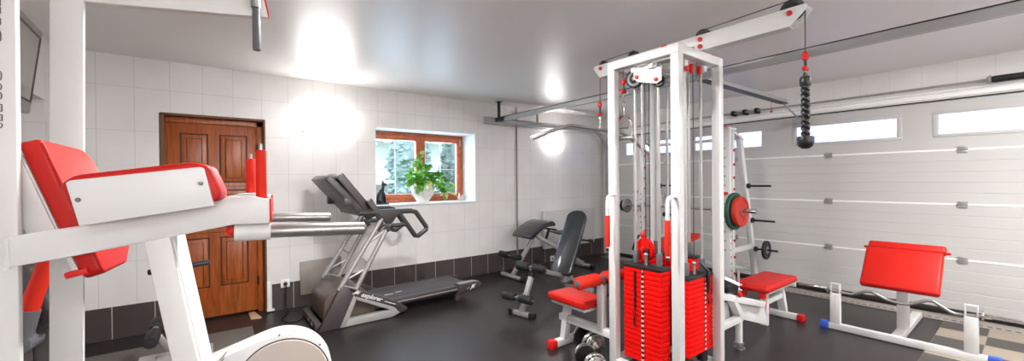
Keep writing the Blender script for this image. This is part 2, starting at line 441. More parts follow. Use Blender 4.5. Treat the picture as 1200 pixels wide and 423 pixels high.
# -- window: deep white reveal, two cherry-wood sashes
w = struct_empty('window_1', (2.42, BACK_Y, 1.1))
YW = BACK_Y + .36
rv = MB()
rv.bx(WIN[0] - .006, WIN[0], BACK_Y - .002, YW + .1, WIN[2], WIN[3]).bx(WIN[1], WIN[1] + .006, BACK_Y - .002, YW + .1, WIN[2], WIN[3]).bx(WIN[0], WIN[1], BACK_Y - .002, YW + .1, WIN[3], WIN[3] + .006)
rv.bx(WIN[0], WIN[0] + .006, BACK_Y, YW + .1, WIN[2], WIN[3]).bx(WIN[1] - .006, WIN[1], BACK_Y, YW + .1, WIN[2], WIN[3]).bx(WIN[0], WIN[1], BACK_Y, YW + .1, WIN[3] - .006, WIN[3])
struct('window_reveal', rv, 'reveal', w)
struct('window_sill', MB().bx(WIN[0] - .006, WIN[1] + .006, BACK_Y - .03, YW + .02, WIN[2] - .022, WIN[2] + .001, .006), 'reveal', w)
X0, X1, Z0, Z1 = WIN[0] + .004, WIN[1] - .004, WIN[2] + .001, WIN[3] - .004
struct('window_frame', MB().bx(X0, X0 + .05, YW, YW + .08, Z0, Z1, .006).bx(X1 - .05, X1, YW, YW + .08, Z0, Z1, .006).bx(X0 + .04, X1 - .04, YW, YW + .08, Z1 - .05, Z1, .006).bx(X0 + .04, X1 - .04, YW, YW + .08, Z0, Z0 + .055, .006), 'winwood', w)
XM = 2.45
for (a, b_) in ((X0 + .045, XM), (XM, X1 - .045)):
    z0, z1 = Z0 + .05, Z1 - .045; t = .068
    s = struct('sash', MB().bx(a, a + t, YW - .02, YW + .05, z0, z1, .006).bx(b_ - t, b_, YW - .02, YW + .05, z0, z1, .006).bx(a + t - .01, b_ - t + .01, YW - .02, YW + .05, z1 - t, z1, .006).bx(a + t - .01, b_ - t + .01, YW - .02, YW + .05, z0, z0 + t, .006), 'winwood', w)
    struct('pane', MB().bx(a + t - .005, b_ - t + .005, YW + .012, YW + .018, z0 + t - .005, z1 - t + .005), 'glass', s)
    mx_ = (a + b_) / 2 + .0; mz = z0 + t + (z1 - z0 - 2 * t) * .47
    struct('glazing_bar', MB().bx(mx_ - .006, mx_ + .006, YW + .02, YW + .03, z0 + t, z1 - t).bx(a + t, b_ - t, YW + .02, YW + .03, mz - .006, mz + .006), 'reveal', s)
struct('hinge', MB().cyl((X1 - .06, YW - .024, 1.93), (X1 - .06, YW - .024, 2.02), .009, 10), 'silver', w)

# -- sectional garage door
gd = struct_empty('door_2', (RIGHT_X, 1.3, 0))
SEC = [0.012, .557, 1.117, 1.672, GD_Z]
wins = [(-2.0, -1.04), (-.32, .64), (.935, 1.895), (2.285, 3.245), (3.58, 4.54)]
WZ0, WZ1 = 1.835, 2.05
for i in range(4):
    z0, z1 = SEC[i] + .006, SEC[i + 1] - .006
    mb = MB()
    xs = RIGHT_X + .02; n = 5 if i < 3 else 0
    if i < 3:
        # ribbed face: shallow V grooves
        prof = [(xs + .04, z0), (xs, z0)]
        for k in range(1, n):
            zz = z0 + (z1 - z0) * k / n
            prof += [(xs, zz - .006), (xs + .004, zz), (xs, zz + .004)]
        prof += [(xs, z1), (xs + .04, z1)]
        mb.prism([(x, GY0, z) for x, z in prof], (0, GY1 - GY0, 0))
    else:
        ys = sorted({GY0, GY1, *[a for p in wins for a in p]})
        mb.bx(xs, xs + .04, GY0, GY1, z0, WZ0).bx(xs, xs + .04, GY0, GY1, WZ1, z1)
        for a, b_ in zip(ys, ys[1:]):
            if not any(p[0] < (a + b_) / 2 < p[1] for p in wins): mb.bx(xs, xs + .04, a, b_, WZ0, WZ1)
    sct = struct('door_section', mb, 'garage', gd)
    sct.data.polygons.foreach_set('use_smooth', [False] * len(sct.data.polygons))
    if i == 3:
        for (a, b_) in wins:
            fr = MB().bx(xs - .008, xs + .006, a - .03, b_ + .03, WZ1 - .005, WZ1 + .028, .003).bx(xs - .008, xs + .006, a - .03, b_ + .03, WZ0 - .028, WZ0 + .005, .003)
            fr.bx(xs - .008, xs + .006, a - .03, a + .012, WZ0, WZ1, .003).bx(xs - .008, xs + .006, b_ - .012, b_ + .03, WZ0, WZ1, .003)
            struct('window_frame', fr, 'garage', sct)
            struct('window_pane', MB().bx(xs + .022, xs + .028, a, b_, WZ0, WZ1), 'gpane', sct)
    else:
        struct('joint_strip', MB().bx(xs - .004, xs + .02, GY0, GY1, SEC[i + 1] - .009, SEC[i + 1] + .009, .003), 'garage_white', gd)
for z in SEC[1:4]:
    for y in (-1.72, -.63, .463, 1.552, 2.64, 3.73):
        struct('hinge', MB().bx(xs - .012, xs, y - .035, y + .035, z + .008, z + .033, .002).bx(xs - .012, xs, y - .035, y + .035, z - .033, z - .008, .002).cyl((xs - .012, y - .036, z), (xs - .012, y + .036, z), .008, 10), 'galv', gd)
struct('bottom_seal', MB().bx(xs - .03, xs + .05, GY0, GY1, .0, .05, .008), 'rubber_seal', gd)
struct('top_seal', MB().bx(RIGHT_X - .004, RIGHT_X + .03, GY0, GY1, GD_Z - .006, GD_Z + .006), 'rubber_seal', gd)
# ledge boards above the garage door
struct('trim_4', MB().bx(RIGHT_X - .03, RIGHT_X + .005, GY0 - .2, GY1, 2.205, 2.25, .006).bx(RIGHT_X - .02, RIGHT_X + .005, GY0 - .2, GY1, 2.27, 2.285, .003), 'garage_white')
# vertical guide at the far jamb
struct('trim_5', MB().bx(RIGHT_X - .02, RIGHT_X + .01, GY1 - .01, GY1 + .12, 0, 2.30, .004), 'garage')

# ------------------------------------------------------------------ garage door hardware
t = thing('garage_door_track', 'grey steel track running along the ceiling and curving down beside the garage door', 'track', (4.6, 4.86, 0))
pts = [(3.2, 4.86, 2.28)] + [(5.50, 4.86, 2.28)] + [(5.50 + .42 * math.sin(a), 4.86, 1.86 + .42 * math.cos(a)) for a in [R(k) for k in range(10, 91, 10)]] + [(5.92, 4.86, .25)]
tk = MB()
for i in range(len(pts) - 1): tk.beam(pts[i], pts[i + 1], .045, .05 if i else .05, up=(0, 1, 0) if False else (0.01, 0, 1) if i < 6 else (1, 0, 0), bev=0)
build('track_channel', tk, 'track', t)
build('lower_flange', MB().bx(3.2, 5.5, 4.83, 4.885, 2.225, 2.235).bx(3.2, 5.5, 4.83, 4.885, 2.315, 2.325), 'galv', t)
build('track_post', MB().bx(5.945, 5.99, 4.83, 4.89, .02, 2.2, .004), 'galv', t)
build('hanger', MB().bx(3.44, 3.48, 4.845, 4.87, 2.30, ROOM_H, .002).bx(3.42, 3.50, 4.80, 4.90, ROOM_H - .006, ROOM_H), 'trackdark', t)
build('hanger', MB().bx(4.20, 4.23, 4.845, 4.87, 2.30, 2.50, .002).bx(4.18, 4.25, 4.87, 5.05, 2.49, 2.50), 'silver', t)
t = thing('cross_rail', 'long grey steel rail hung under the ceiling between the garage door tracks', 'rail', (3.42, 1.5, 2.3))
build('rail_channel', MB().bx(3.405, 3.411, -1.6, 4.84, 2.262, 2.318).bx(3.411, 3.45, -1.6, 4.84, 2.312, 2.318).bx(3.411, 3.45, -1.6, 4.84, 2.262, 2.268), 'track', t)
build('rail_edge', MB().bx(3.400, 3.412, -1.6, 4.84, 2.318, 2.326), 'trackdark', t)
build('end_box', MB().bx(3.37, 3.46, 4.66, 4.83, 2.262, 2.322, .005), 'trackdark', t)
build('hanger', MB().bx(3.43, 3.46, 1.79, 1.82, 2.318, ROOM_H, .002), 'galv', t)
build('hanger', MB().bx(3.43, 3.46, -1.2, -1.17, 2.318, ROOM_H, .002), 'galv', t)
t = thing('opener_rail', 'short grey rail crossing the ceiling towards the top of the garage door', 'rail', (4.4, 1.80, 2.3))
build('rail_body', MB().bx(3.46, 5.40, 1.775, 1.835, 2.275, 2.32, .003), 'track', t)
build('rail_edge', MB().bx(3.46, 5.40, 1.768, 1.842, 2.268, 2.275), 'trackdark', t)
build('bracket', MB().beam((5.30, 1.80, 2.28), (5.86, 1.80, 2.13), .02, .01).bx(5.84, 5.99, 1.74, 1.87, 2.08, 2.14, .004), 'galv', t)
build('release_cord', MB().cyl((5.0, 1.8, 2.275), (5.0, 1.8, 2.15), .003, 6).ball((5.0, 1.8, 2.14), .014), 'redcap', t)
t = thing('torsion_shaft', 'steel torsion shaft with dark spring above the garage door', 'shaft', (5.92, 1.3, 2.31))
build('shaft_tube', MB().cyl((5.92, GY0, 2.315), (5.92, 4.84, 2.315), .0125, 10), 'galv', t)
sp_ = MB().cyl((5.92, -1.4, 2.315), (5.92, .27, 2.315), .03, 16)
for k in range(110):
    y = -1.39 + k * .015
    sp_.cyl((5.92, y, 2.315), (5.92, y + .008, 2.315), .034, 12)
build('spring', sp_, 'trackdark', t)
build('spring_cone', MB().lathe([(.02, 0), (.045, .005), (.045, .012), (.03, .03), (.02, .03)], (5.92, .27, 2.315), (0, 1, 0)), 'galv', t)
for y in (2.30, 2.45, 2.6):
    build('shaft_bearing', MB().cyl((5.92, y, 2.315), (5.92, y + .03, 2.315), .036, 14).bx(5.90, RIGHT_X - .001, y, y + .03, 2.28, 2.35, .003), 'trackdark', t)
build('cable_drum', MB().cyl((5.92, 4.62, 2.315), (5.92, 4.70, 2.315), .06, 18).bx(5.90, RIGHT_X - .001, 4.72, 4.75, 2.27, 2.36, .003), 'galv', t)

# ------------------------------------------------------------------ wall lights, with added fill lights opposite
def wall_light(x, label, w_=.50, h_=.24, z=2.10, y=BACK_Y, flip=1, m='lamp'):
    t = thing('wall_lamp', label, 'lamp', (x, y, z), 0, 'rectangular wall lights')
    build('lamp_housing', MB().bx(x - w_ / 2 - .01, x + w_ / 2 + .01, min(y, y - flip * .02), max(y, y - flip * .02), z - h_ / 2 - .01, z + h_ / 2 + .01, .004), 'white', t)
    build('lamp_diffuser', MB().bx(x - w_ / 2, x + w_ / 2, min(y - flip * .02, y - flip * .06), max(y - flip * .02, y - flip * .06), z - h_ / 2, z + h_ / 2, .012), m, t)
wall_light(1.115, 'glowing rectangular wall light between the wooden door and the window')
wall_light(4.72, 'glowing rectangular wall light near the corner, behind the lat bar', w_=.36, h_=.18, z=2.06)
for x_, n_ in ((-.2, 'door side'), (2.1, 'middle'), (4.3, 'garage side')):
    wall_light(x_, 'added fill light, unseen on the wall behind the camera, ' + n_, w_=.7, h_=.34, z=1.9, y=FRONT_Y, flip=-1, m='fill_front')  # unseen lights added on the front wall to fill the room

# ------------------------------------------------------------------ small wall items
tag(build('radiator', MB().bx(4.43, 5.68, 4.965, 5.02, .25, .885, .012).bx(4.47, 4.50, 5.015, 5.05, .3, .85).bx(5.6, 5.63, 5.015, 5.05, .3, .85), 'white', origin=(5.05, 5.0, .25)), 'white panel radiator low on the wall behind the black benches', 'radiator')
tag(build('heating_pipe', MB().cyl((3.915, 5.02, 0), (3.915, 5.02, 2.56), .012, 10), mat('pipe_grey', '8d867f', .4), origin=(3.915, 5.02, 0)), 'thin grey pipe running up the tiled wall right of the window', 'pipe')
def socket(x, z, label):
    t = thing('wall_socket', label, 'socket', (x, BACK_Y - .01, z))
    build('cover_plate', MB().bx(x - .045, x + .045, BACK_Y - .022, BACK_Y - .009, z - .045, z + .045, .006), 'garage_white', t)
    build('socket_well', MB().cyl((x, BACK_Y - .0225, z), (x, BACK_Y - .017, z), .022, 20), 'silver', t)
    return t
socket(.672, .285, 'white wall socket low beside the wooden door with a black plug')
socket(4.68, .06, 'white wall socket at floor level under the radiator')
t = thing('power_cable', 'black plug and cord hanging from the socket beside the door', 'cable', (.68, 5.0, .28))
build('plug', MB().cyl((.672, BACK_Y - .023, .285), (.672, BACK_Y - .055, .285), .017, 14, bev=.004), 'black', t)
build('cord', MB().tube([(.672, 4.99, .28), (.674, 4.98, .22), (.668, 4.985, .12), (.67, 4.97, .03), (.69, 4.93, .008), (.64, 4.78, .006), (.58, 4.66, .006), (.62, 4.52, .006), (.71, 4.50, .006), (.765, 4.56, .012)], .006, 8), 'black', t)
tag(build('leaning_sheet', MB().prism([(.82, 5.02, .13), (1.26, 5.02, .13), (1.26, 5.035, .515), (.82, 5.035, .50)], (0, .006, 0), .001), 'greysheet', origin=(1.03, 5.03, .13)), 'grey glossy sheet standing against the wall behind the treadmill', 'sheet')
tag(build('floor_mat', MB().bx(-1.0, .33, 3.72, 4.62, .0005, .010, .002), 'mat', origin=(-.33, 4.17, 0)), 'light grey speckled mat on the floor in front of the wooden door', 'mat')
tag(build('doorstop_wedge', MB().prism([(.335, 5.10, .001), (.335, 4.86, .001), (.43, 4.84, .001), (.39, 5.10, .001)], (0, 0, .016), .003), 'tanwood', origin=(.38, 4.97, 0)), 'small tan wedge on the floor under the wooden door', 'wedge')

# window sill objects
SZ = WIN[2] + .001
t = thing('potted_plant', 'trailing green plant in a white ceramic pot on the window sill', 'plant', (2.37, 5.17, SZ))
P0 = Vector((2.375, 5.17, SZ))
build('pot', MB().lathe([(.0, 0), (.085, 0), (.09, .012), (.082, .022), (.118, .07), (.145, .13), (.152, .175), (.165, .185), (.168, .21), (.163, .235), (.15, .235), (.142, .20), (0, .195)], P0, n=32), 'pot', t)
gl = MB()
for k in range(10):
    a = 2 * PI * k / 10
    gl.tube([P0 + Vector((math.cos(a + j * .12) * (.132 + .02 * j / 4) * 1.0, math.sin(a + j * .12) * (.132 + .02 * j / 4), .085 + .012 * j + .012 * math.sin(j * 1.5))) for j in range(5)], .005, 6)
build('pot_relief', gl, 'pot', t)
build('soil', MB().cyl(P0 + Vector((0, 0, .18)), P0 + Vector((0, 0, .205)), .115, 24), 'soil', t)
def leaf_geo(mb, c, d, s, droop):
    """heart shaped folded leaf at c pointing along d"""
    d = Vector(d).normalized(); side = d.cross(Vector((0, 0, 1)))
    side = side.normalized() if side.length > .01 else Vector((1, 0, 0)); up = side.cross(d)
    prof = [(0, 0, 0), (.1, .32, .05), (.38, .46, .10), (.7, .30, .03), (1.05, 0, -droop), (.7, -.30, .03), (.38, -.46, .10), (.1, -.32, .05)]
    mid = mb.bm.verts.new(Vector(c) + d * (.45 * s) - up * (.03 * s)); vs = [mb.bm.verts.new(Vector(c) + d * (a * s) + side * (b * s) + up * (h_ * s)) for a, b, h_ in prof]
    for i in range(8): mb.bm.faces.new((vs[i], vs[(i + 1) % 8], mid))
stems = MB(); leaves = MB(); pale = MB()
vines = [((-.08, -.03, .30), (-.14, -.02, .30), (-.20, -.04, .26)), ((-.06, .05, .36), (-.12, .03, .40), (-.18, 0, .40)), ((-.04, 0, .45), (-.10, .0, .55), (-.06, -.02, .62)), ((.03, .04, .42), (.05, .0, .50), (.12, -.02, .52)),
         ((.12, 0, .38), (.24, -.02, .36), (.36, -.04, .26)), ((.16, -.04, .30), (.30, -.06, .22), (.44, -.07, .10)), ((.14, .04, .34), (.30, .03, .34), (.46, .02, .22)), ((.05, -.08, .32), (.14, -.14, .24), (.24, -.15, .10)), ((-.02, -.06, .34), (-.06, -.12, .26), (-.12, -.14, .18)), ((.08, .02, .4), (.2, .0, .42), (.3, -.03, .38))]
for V_ in vines:
    base = P0 + Vector((V_[0][0] * .25, V_[0][1] * .25, .2)); ctrl = [base] + [P0 + Vector(v) for v in V_]
    path = []
    for i in range(len(ctrl) - 1):
        for j in range(4): path.append(ctrl[i].lerp(ctrl[i + 1], j / 4))
    path.append(ctrl[-1]); stems.tube(path, .004, 6)
    for i, c in enumerate(path[2:]):
        for q in range(2):
            dd = Vector((random.uniform(-1, 1), random.uniform(-1, .5), random.uniform(-.6, .5)))
            leaf_geo(leaves, c, dd, random.uniform(.07, .12), random.uniform(.1, .5))
for (c_, d_, l_) in (((.02, -.14, .30), (-.2, -.3, -.8), .13), ((.26, -.12, .14), (.1, -.3, -.9), .13), ((-.02, -.02, .66), (.1, -.5, .6), .10)):
    pm = MB(); leaf_geo(pm, P0 + Vector(c_), d_, l_, .2)
    build('yellowed_leaf', pm, 'leafpale', t)['label'] = 'pale yellowed leaf'
build('stem', stems, 'leaf', t)
build('foliage', leaves, 'leaf', t)

# seated cat figurine
cx, cy = 1.80, 5.14
def cpt(x, z, y=0): return (cx + x, cy + y, SZ + .016 + z)
def melted(name, mb, m, parent, voxel):
    """fuse overlapping volumes into one smooth continuous surface"""
    o = build(name, mb, m, parent)
    r = o.modifiers.new('fuse', 'REMESH'); r.mode = 'VOXEL'; r.voxel_size = voxel; r.use_smooth_shade = True
    q = o.modifiers.new('relax', 'SMOOTH'); q.factor = .5; q.iterations = 4
    dg = bpy.context.evaluated_depsgraph_get(); dg.update()
    nm = bpy.data.meshes.new_from_object(o.evaluated_get(dg)); o.modifiers.clear(); old = o.data; o.data = nm; bpy.data.meshes.remove(old)
    return o
t = thing('cat_figurine', 'black seated cat figurine on the left end of the window sill', 'figurine', (cx, cy, SZ))
cb = MB()
cb.tube([cpt(-.035, .0), cpt(-.038, .04), cpt(-.030, .09), cpt(-.012, .14), cpt(.002, .175), cpt(.010, .20), cpt(.012, .22)], [.040, .050, .046, .038, .028, .019, .017], 16)
cb.ball(cpt(.020, .240), .029, (1.15, .9, .85), 2).tube([cpt(.03, .238), cpt(.058, .230)], [.018, .010], 10)
for y in (-.020, .020):
    cb.tube([cpt(.000, .15, y), cpt(.022, .10, y), cpt(.030, .04, y), cpt(.032, .004, y)], [.017, .014, .011, .011], 10)
    cb.ball(cpt(.042, .008, y), .013, (1.5, .9, .7), 2).ball(cpt(-.025, .03, y * 1.7), .030, (1.2, .7, 1.0), 2)
    cb.tube([cpt(.008, .255, y * .8), cpt(.004, .298, y)], [.012, .003], 8)
cb.tube([cpt(-.07, .012), cpt(-.085, .012, .03), cpt(-.05, .010, .055), cpt(.0, .010, .055)], [.011, .009, .008, .006], 8)
melted('body', cb, 'catblack', t, .0035)
build('plinth', MB().bx(cx - .088, cx + .066, cy - .06, cy + .068, SZ, SZ + .018, .004), 'catblack', t)
t = thing('sill_ornament', 'tiny pinkish ornament at the right end of the window sill', 'ornament', (3.02, 5.25, SZ))
build('bowl', MB().lathe([(0, 0), (.03, 0), (.05, .035), (.045, .05), (.035, .045), (0, .03)], (3.02, 5.25, SZ)), mat('pink_shell', 'd9b5a4', .4), t)
build('spire', MB().lathe([(.018, 0), (.012, .05), (0, .085)], (2.99, 5.24, SZ + .04)).lathe([(.014, 0), (.01, .03), (0, .06)], (3.045, 5.25, SZ + .04)), mat('white_shell', 'e9dfd6', .4), t)

# ------------------------------------------------------------------ outside
struct('ground', MB().bx(-14, 16, BACK_Y + .5, 24, .35, .55), 'lawn')
struct('ground_drive', MB().bx(RIGHT_X + .2, 30, -14, 24, -.1, 0), 'outwall')
def conifer(x, y, h_, r, m, label, leaf_n=1100):
    t = thing('conifer', label, 'tree', (x, y, .55), 0, 'garden conifers')
    build('trunk', MB().cyl((x, y, .55), (x, y, .55 + h_ * .8), .06, 8), 'soil', t)
    mb = MB()
    for k in range(leaf_n):
        z = random.random() ** 1.2; a = random.uniform(0, 2 * PI); rr = r * (1 - z) ** .7 * random.uniform(.65, 1.05)
        c = Vector((x + rr * math.cos(a), y + rr * math.sin(a), .6 + h_ * z))
        mb.ball(c, random.uniform(.05, .12), (1, 1, .6), 1)
    mb.ball((x, y, .55 + h_ * .42), r * .75, (1, 1, h_ * .45 / (r * .75)), 3)
    build('foliage', mb, m, t)
conifer(3.75, 8.9, 4.4, .55, 'hedge2', 'slim grey green conifer outside, in the left half of the window')
conifer(5.3, 8.9, 4.8, .8, 'hedge', 'broad blue green conifer outside behind the potted plant')
conifer(7.05, 9.3, 5.0, .85, 'hedge2', 'tall conifer outside seen through the right sash')
conifer(8.9, 9.2, 4.6, .85, 'hedge', 'dark conifer outside at the right edge of the window')
conifer(8.4, 12.6, 6.0, 1.3, 'hedge2', 'conifer standing behind the other garden conifers')

t = thing('neighbour_house', 'pale rendered house with grey roof beyond the garden', 'house', (4.2, 17, .55))
build('walls', MB().bx(1.0, 9.0, 15.5, 20, .55, 3.0), 'house', t)
build('roof', MB().prism([(.7, 14.8, 3.0), (8.3, 14.8, 3.0), (8.3, 17.5, 4.6), (.7, 17.5, 4.6)], (0, .12, .12)), 'houseroof', t)
t = thing('garden_shed', 'low shed with grey horizontal boards outside the left sash', 'shed', (2.3, 7.7, .55))
sb = MB()
for k in range(6): sb.bx(1.9, 2.62, 7.2, 8.2, .58 + k * .13, .69 + k * .13, .01)
build('boards', sb, 'shedwood', t)
build('roof', MB().bx(1.85, 2.7, 7.1, 8.3, 1.37, 1.42), 'house', t)

# ------------------------------------------------------------------ cable tower
def pulley(name, c, axis, r, w_, parent, m='black', bolt='redcap', bolt_len=.03):
    """grooved wheel with a hub; the bolt cap is its child"""
    c = Vector(c); ax = Vector(axis).normalized(); h_ = w_ / 2
    o = build(name, MB().lathe([(r * .25, -h_ * 1.3), (r * .3, -h_), (r * .55, -h_ * .5), (r * .86, -h_ * .6), (r, -h_), (r, -h_ * .8), (r * .9, 0), (r, h_ * .8), (r, h_), (r * .86, h_ * .6), (r * .55, h_ * .5), (r * .3, h_), (r * .25, h_ * 1.3)], c, ax, 28), m, parent)
    return o
t = thing('cable_tower', 'white four-post cable machine tower with four red weight stacks and an overhead boom', 'cable machine', (2.70, 1.665, 0))
TX0, TX1, TY0, TY1, TZ = 2.382, 2.978, 1.380, 1.948, 2.265
for (x, y) in ((TX0, TY0), (TX1 - .06, TY0), (TX0, TY1 - .06), (TX1 - .06, TY1 - .06)):
    build('post', MB().bx(x, x + .06, y, y + .06, 0, TZ - .058, .006), 'white', t)
build('top_rail', MB().bx(TX0, TX0 + .06, TY0, TY1, TZ - .06, TZ, .006), 'white', t)
build('top_rail', MB().bx(TX1 - .06, TX1, TY0, TY1, TZ - .06, TZ, .006), 'white', t)
build('top_rail', MB().bx(TX0 + .056, TX1 - .056, TY0, TY0 + .06, TZ - .06, TZ, .006), 'white', t)
build('top_rail', MB().bx(TX0 + .056, TX1 - .056, TY1 - .06, TY1, TZ - .06, TZ, .006), 'white', t)
for (a, b_, c, d_) in ((TX0 + .002, TX0 + .058, TY0 + .06, TY1 - .06), (TX1 - .058, TX1 - .002, TY0 + .06, TY1 - .06), (TX0 + .06, TX1 - .06, TY0 + .002, TY0 + .058), (TX0 + .06, TX1 - .06, TY1 - .058, TY1 - .002)):
    build('base_rail', MB().bx(a, b_, c, d_, .02, .075, .004), 'white', t)
build('cross_member', MB().bx(TX0 + .05, TX1 - .05, 1.60, 1.64, TZ - .10, TZ - .06, .004).bx(TX0 + .05, TX1 - .05, 1.74, 1.78, TZ - .10, TZ - .06, .004).bx(2.55, 2.59, TY0 + .05, TY1 - .05, TZ - .105, TZ - .065, .004).bx(2.80, 2.84, TY0 + .05, TY1 - .05, TZ - .105, TZ - .065, .004), 'white', t)
# boom: two cheek plates and a web, cut at a slant at both ends
BZ = TZ + .002
prof = [(.86, BZ), (.775, BZ + .085), (.785, BZ + .105), (2.315, BZ + .105), (2.325, BZ + .085), (2.26, BZ)]
bm_ = MB().prism([(2.662, y, z) for y, z in prof], (.008, 0, 0), .001).prism([(2.732, y, z) for y, z in prof], (.008, 0, 0), .001)
bm_.bx(2.668, 2.734, .87, 2.255, BZ, BZ + .008)
build('boom', bm_, 'white', t)
wh = [(.862, 2.352, .062), (1.385, 2.352, .05), (1.945, 2.352, .05), (2.245, 2.352, .045)]
for (y, z, r) in wh:
    p_ = pulley('boom_pulley', (2.701, y, z + .015), (1, 0, 0), r, .026, t)
    build('bolt_cap', MB().cyl((2.661, y, z - .012), (2.648, y, z - .012), .015, 14, bev=.003), 'redcap', p_); build('bolt_cap', MB().cyl((2.741, y, z - .012), (2.754, y, z - .012), .015, 14, bev=.003), 'redcap', p_)
build('bolt_cap', MB().cyl((2.661, 1.385, 2.292), (2.648, 1.385, 2.292), .015, 14, bev=.003), 'redcap', t)
for (x, y) in ((2.412, 1.50), (2.60, 1.41), (2.86, 1.41), (2.86, 1.885)):
    build('bolt_cap', MB().cyl((x, y, TZ), (x, y, TZ + .016), .018, 14, bev=.003), 'redcap', t)
for (x, y) in ((2.62, 1.46), (2.70, 1.47), (2.79, 1.46), (2.70, 1.56), (2.66, 1.80), (2.74, 1.80)):
    build('bolt_cap', MB().cyl((x, y, TZ - .066), (x, y, TZ - .125), .016, 14, bev=.003), 'redcap', t)
# pulley bracket hanging inside, plate facing the camera
A_ = Vector((2.435, 1.755, 0)); dv = Vector((.03, -.19, 0)).normalized()
def PB(s_, z): return (A_.x + dv.x * s_, A_.y + dv.y * s_, z)
nv = Vector((dv.y, -dv.x, 0)) if dv.y < 0 else Vector((-dv.y, dv.x, 0))
if nv.dot(Vector((-1, -1, 0))) < 0: nv = -nv
build('pulley_bracket', MB().prism([PB(0, 2.20), PB(.205, 2.165), PB(.205, 2.075), PB(.17, 2.055), PB(.03, 2.09), PB(0, 2.12)], nv * -.006, .001).bx(2.45, 2.55, 1.62, 1.76, 2.165, 2.20, .003), 'white', t)
for (s_, z, r) in ((.025, 2.125, .066), (.175, 2.075, .04)):
    c = Vector(PB(s_, z)) - nv * .025
    p_ = pulley('bracket_pulley', c - Vector(dv) * (.028 if r > .05 else 0), nv, r, .024, t)
    q = Vector(PB(s_ + (.0 if r > .05 else -.01), z + (0 if r > .05 else .01)))
    build('bolt_cap', MB().cyl(q, q + nv * .012, .013, 14, bev=.003), 'redcap', p_)
# weight stacks: (x0,x1,y0,y1,zb,zt, facing)
stacks = [(2.432, 2.545, 1.548, 1.850, .105, .765, '-x', 19), (2.600, 2.925, 1.440, 1.545, .17, .70, '-y', 16), (2.885, 2.96, 1.56, 1.850, .12, .80, '+x', 18), (2.585, 2.870, 1.775, 1.880, .12, .80, '+y', 18)]
num_no = 0
for (x0, x1, y0, y1, zb, zt, face, n) in stacks:
    ph = (zt - zb) / n
    first = build('weight_plate', MB().bx(x0, x1, y0, y1, zb + .0012, zb + ph - .0012, .004), 'redplate', t)
    for k in range(1, n): copy_part(first, (0, 0, k * ph))
    cap = build('top_plate', MB().bx(x0 - .006, x1 + .006, y0 - .006, y1 + .006, zt, zt + .022, .003), 'black', t)
    cx_, cy_ = (x0 + x1) / 2, (y0 + y1) / 2
    along = Vector((0, 1, 0)) if face in ('-x', '+x') else Vector((1, 0, 0))
    L_ = (y1 - y0) if along.y else (x1 - x0)
    for sgn in (-1, 1):
        c = Vector((cx_, cy_, 0)) + along * sgn * (L_ / 2 - .055)
        if face == '-x': c.x = 2.505
        build('guide_rod', MB().cyl(c + Vector((0, 0, .06)), c + Vector((0, 0, TZ - .06)), .0105, 14), 'rod', t)
        build('rod_collar', MB().cyl(c + Vector((0, 0, zt + .022)), c + Vector((0, 0, zt + .115)), .021, 16, bev=.003), 'collar', t)
        build('rubber_buffer', MB().lathe([(.02, .075), (.036, .078), (.038, .09), (.03, max(.093, zb - .012)), (.034, max(.1, zb))], c, n=18), 'black', t)
    build('selector_stem', MB().cyl((cx_, cy_, zt + .02), (cx_, cy_, zt + .09), .012, 12).ball((cx_, cy_, zt + .095), .016), 'steel', t)
    build('stack_cable', MB().cyl((cx_, cy_, zt + .09), (cx_, cy_, TZ - .10), .0035, 8), 'cable', t)
    if face in ('-x', '-y'):
        if face == '-x': o0 = Vector((x0 - .0005, 1.690, 0)); out = Vector((-1, 0, 0)); sd = Vector((0, -1, 0)); wv = .008
        else: o0 = Vector((2.815, y0 - .0005, 0)); out = Vector((0, -1, 0)); sd = Vector((1, 0, 0)); wv = .008
        st = build('number_strip', MB().prism([o0 + sd * -wv + Vector((0, 0, zb + .004)), o0 + sd * wv + Vector((0, 0, zb + .004)), o0 + sd * wv + Vector((0, 0, zt - .004)), o0 + sd * -wv + Vector((0, 0, zt - .004))], out * .002), 'black', t)
        tm = MB()
        for k in range(n):
            text_mesh(tm, str((n - k) * 5), .021, frame_mtx(o0 + out * .0026 + Vector((0, 0, zb + ph * (k + .5))), sd, (0, 0, 1)), .0003, bold=.0006)
        build('stack_numbers', tm, 'sticker', st)
# lanyards with snap hooks in front of the two visible stacks
ln = MB()
for k in range(34): ln.cyl((2.424, 1.748 + .002 * (k % 2), .745 - k * .008), (2.424, 1.748 + .002 * ((k + 1) % 2), .739 - k * .008), .0075, 8)
l1 = build('pin_lanyard', ln, 'black', t)
build('snap_hook', MB().tube([(2.42, 1.748 + .012 * math.cos(a), .44 + .022 * math.sin(a)) for a in [k * PI / 6 for k in range(12)]], .003, 6, closed=True).tube([(2.42, 1.748, .42), (2.42, 1.755, .38), (2.42, 1.742, .35)], .006, 8), 'black', l1)
l2 = build('pin_lanyard', MB().tube([(2.80, 1.47, .80), (2.83, 1.425, .74), (2.842, 1.428, .66), (2.838, 1.43, .58)], [.008, .013, .012, .007], 10), 'black', t)
build('snap_hook', MB().tube([(2.842 + .012 * math.cos(a), 1.43, .555 + .02 * math.sin(a)) for a in [k * PI / 6 for k in range(12)]], .003, 6, closed=True).tube([(2.842, 1.43, .535), (2.85, 1.43, .50)], .005, 8), 'trackdark', l2)
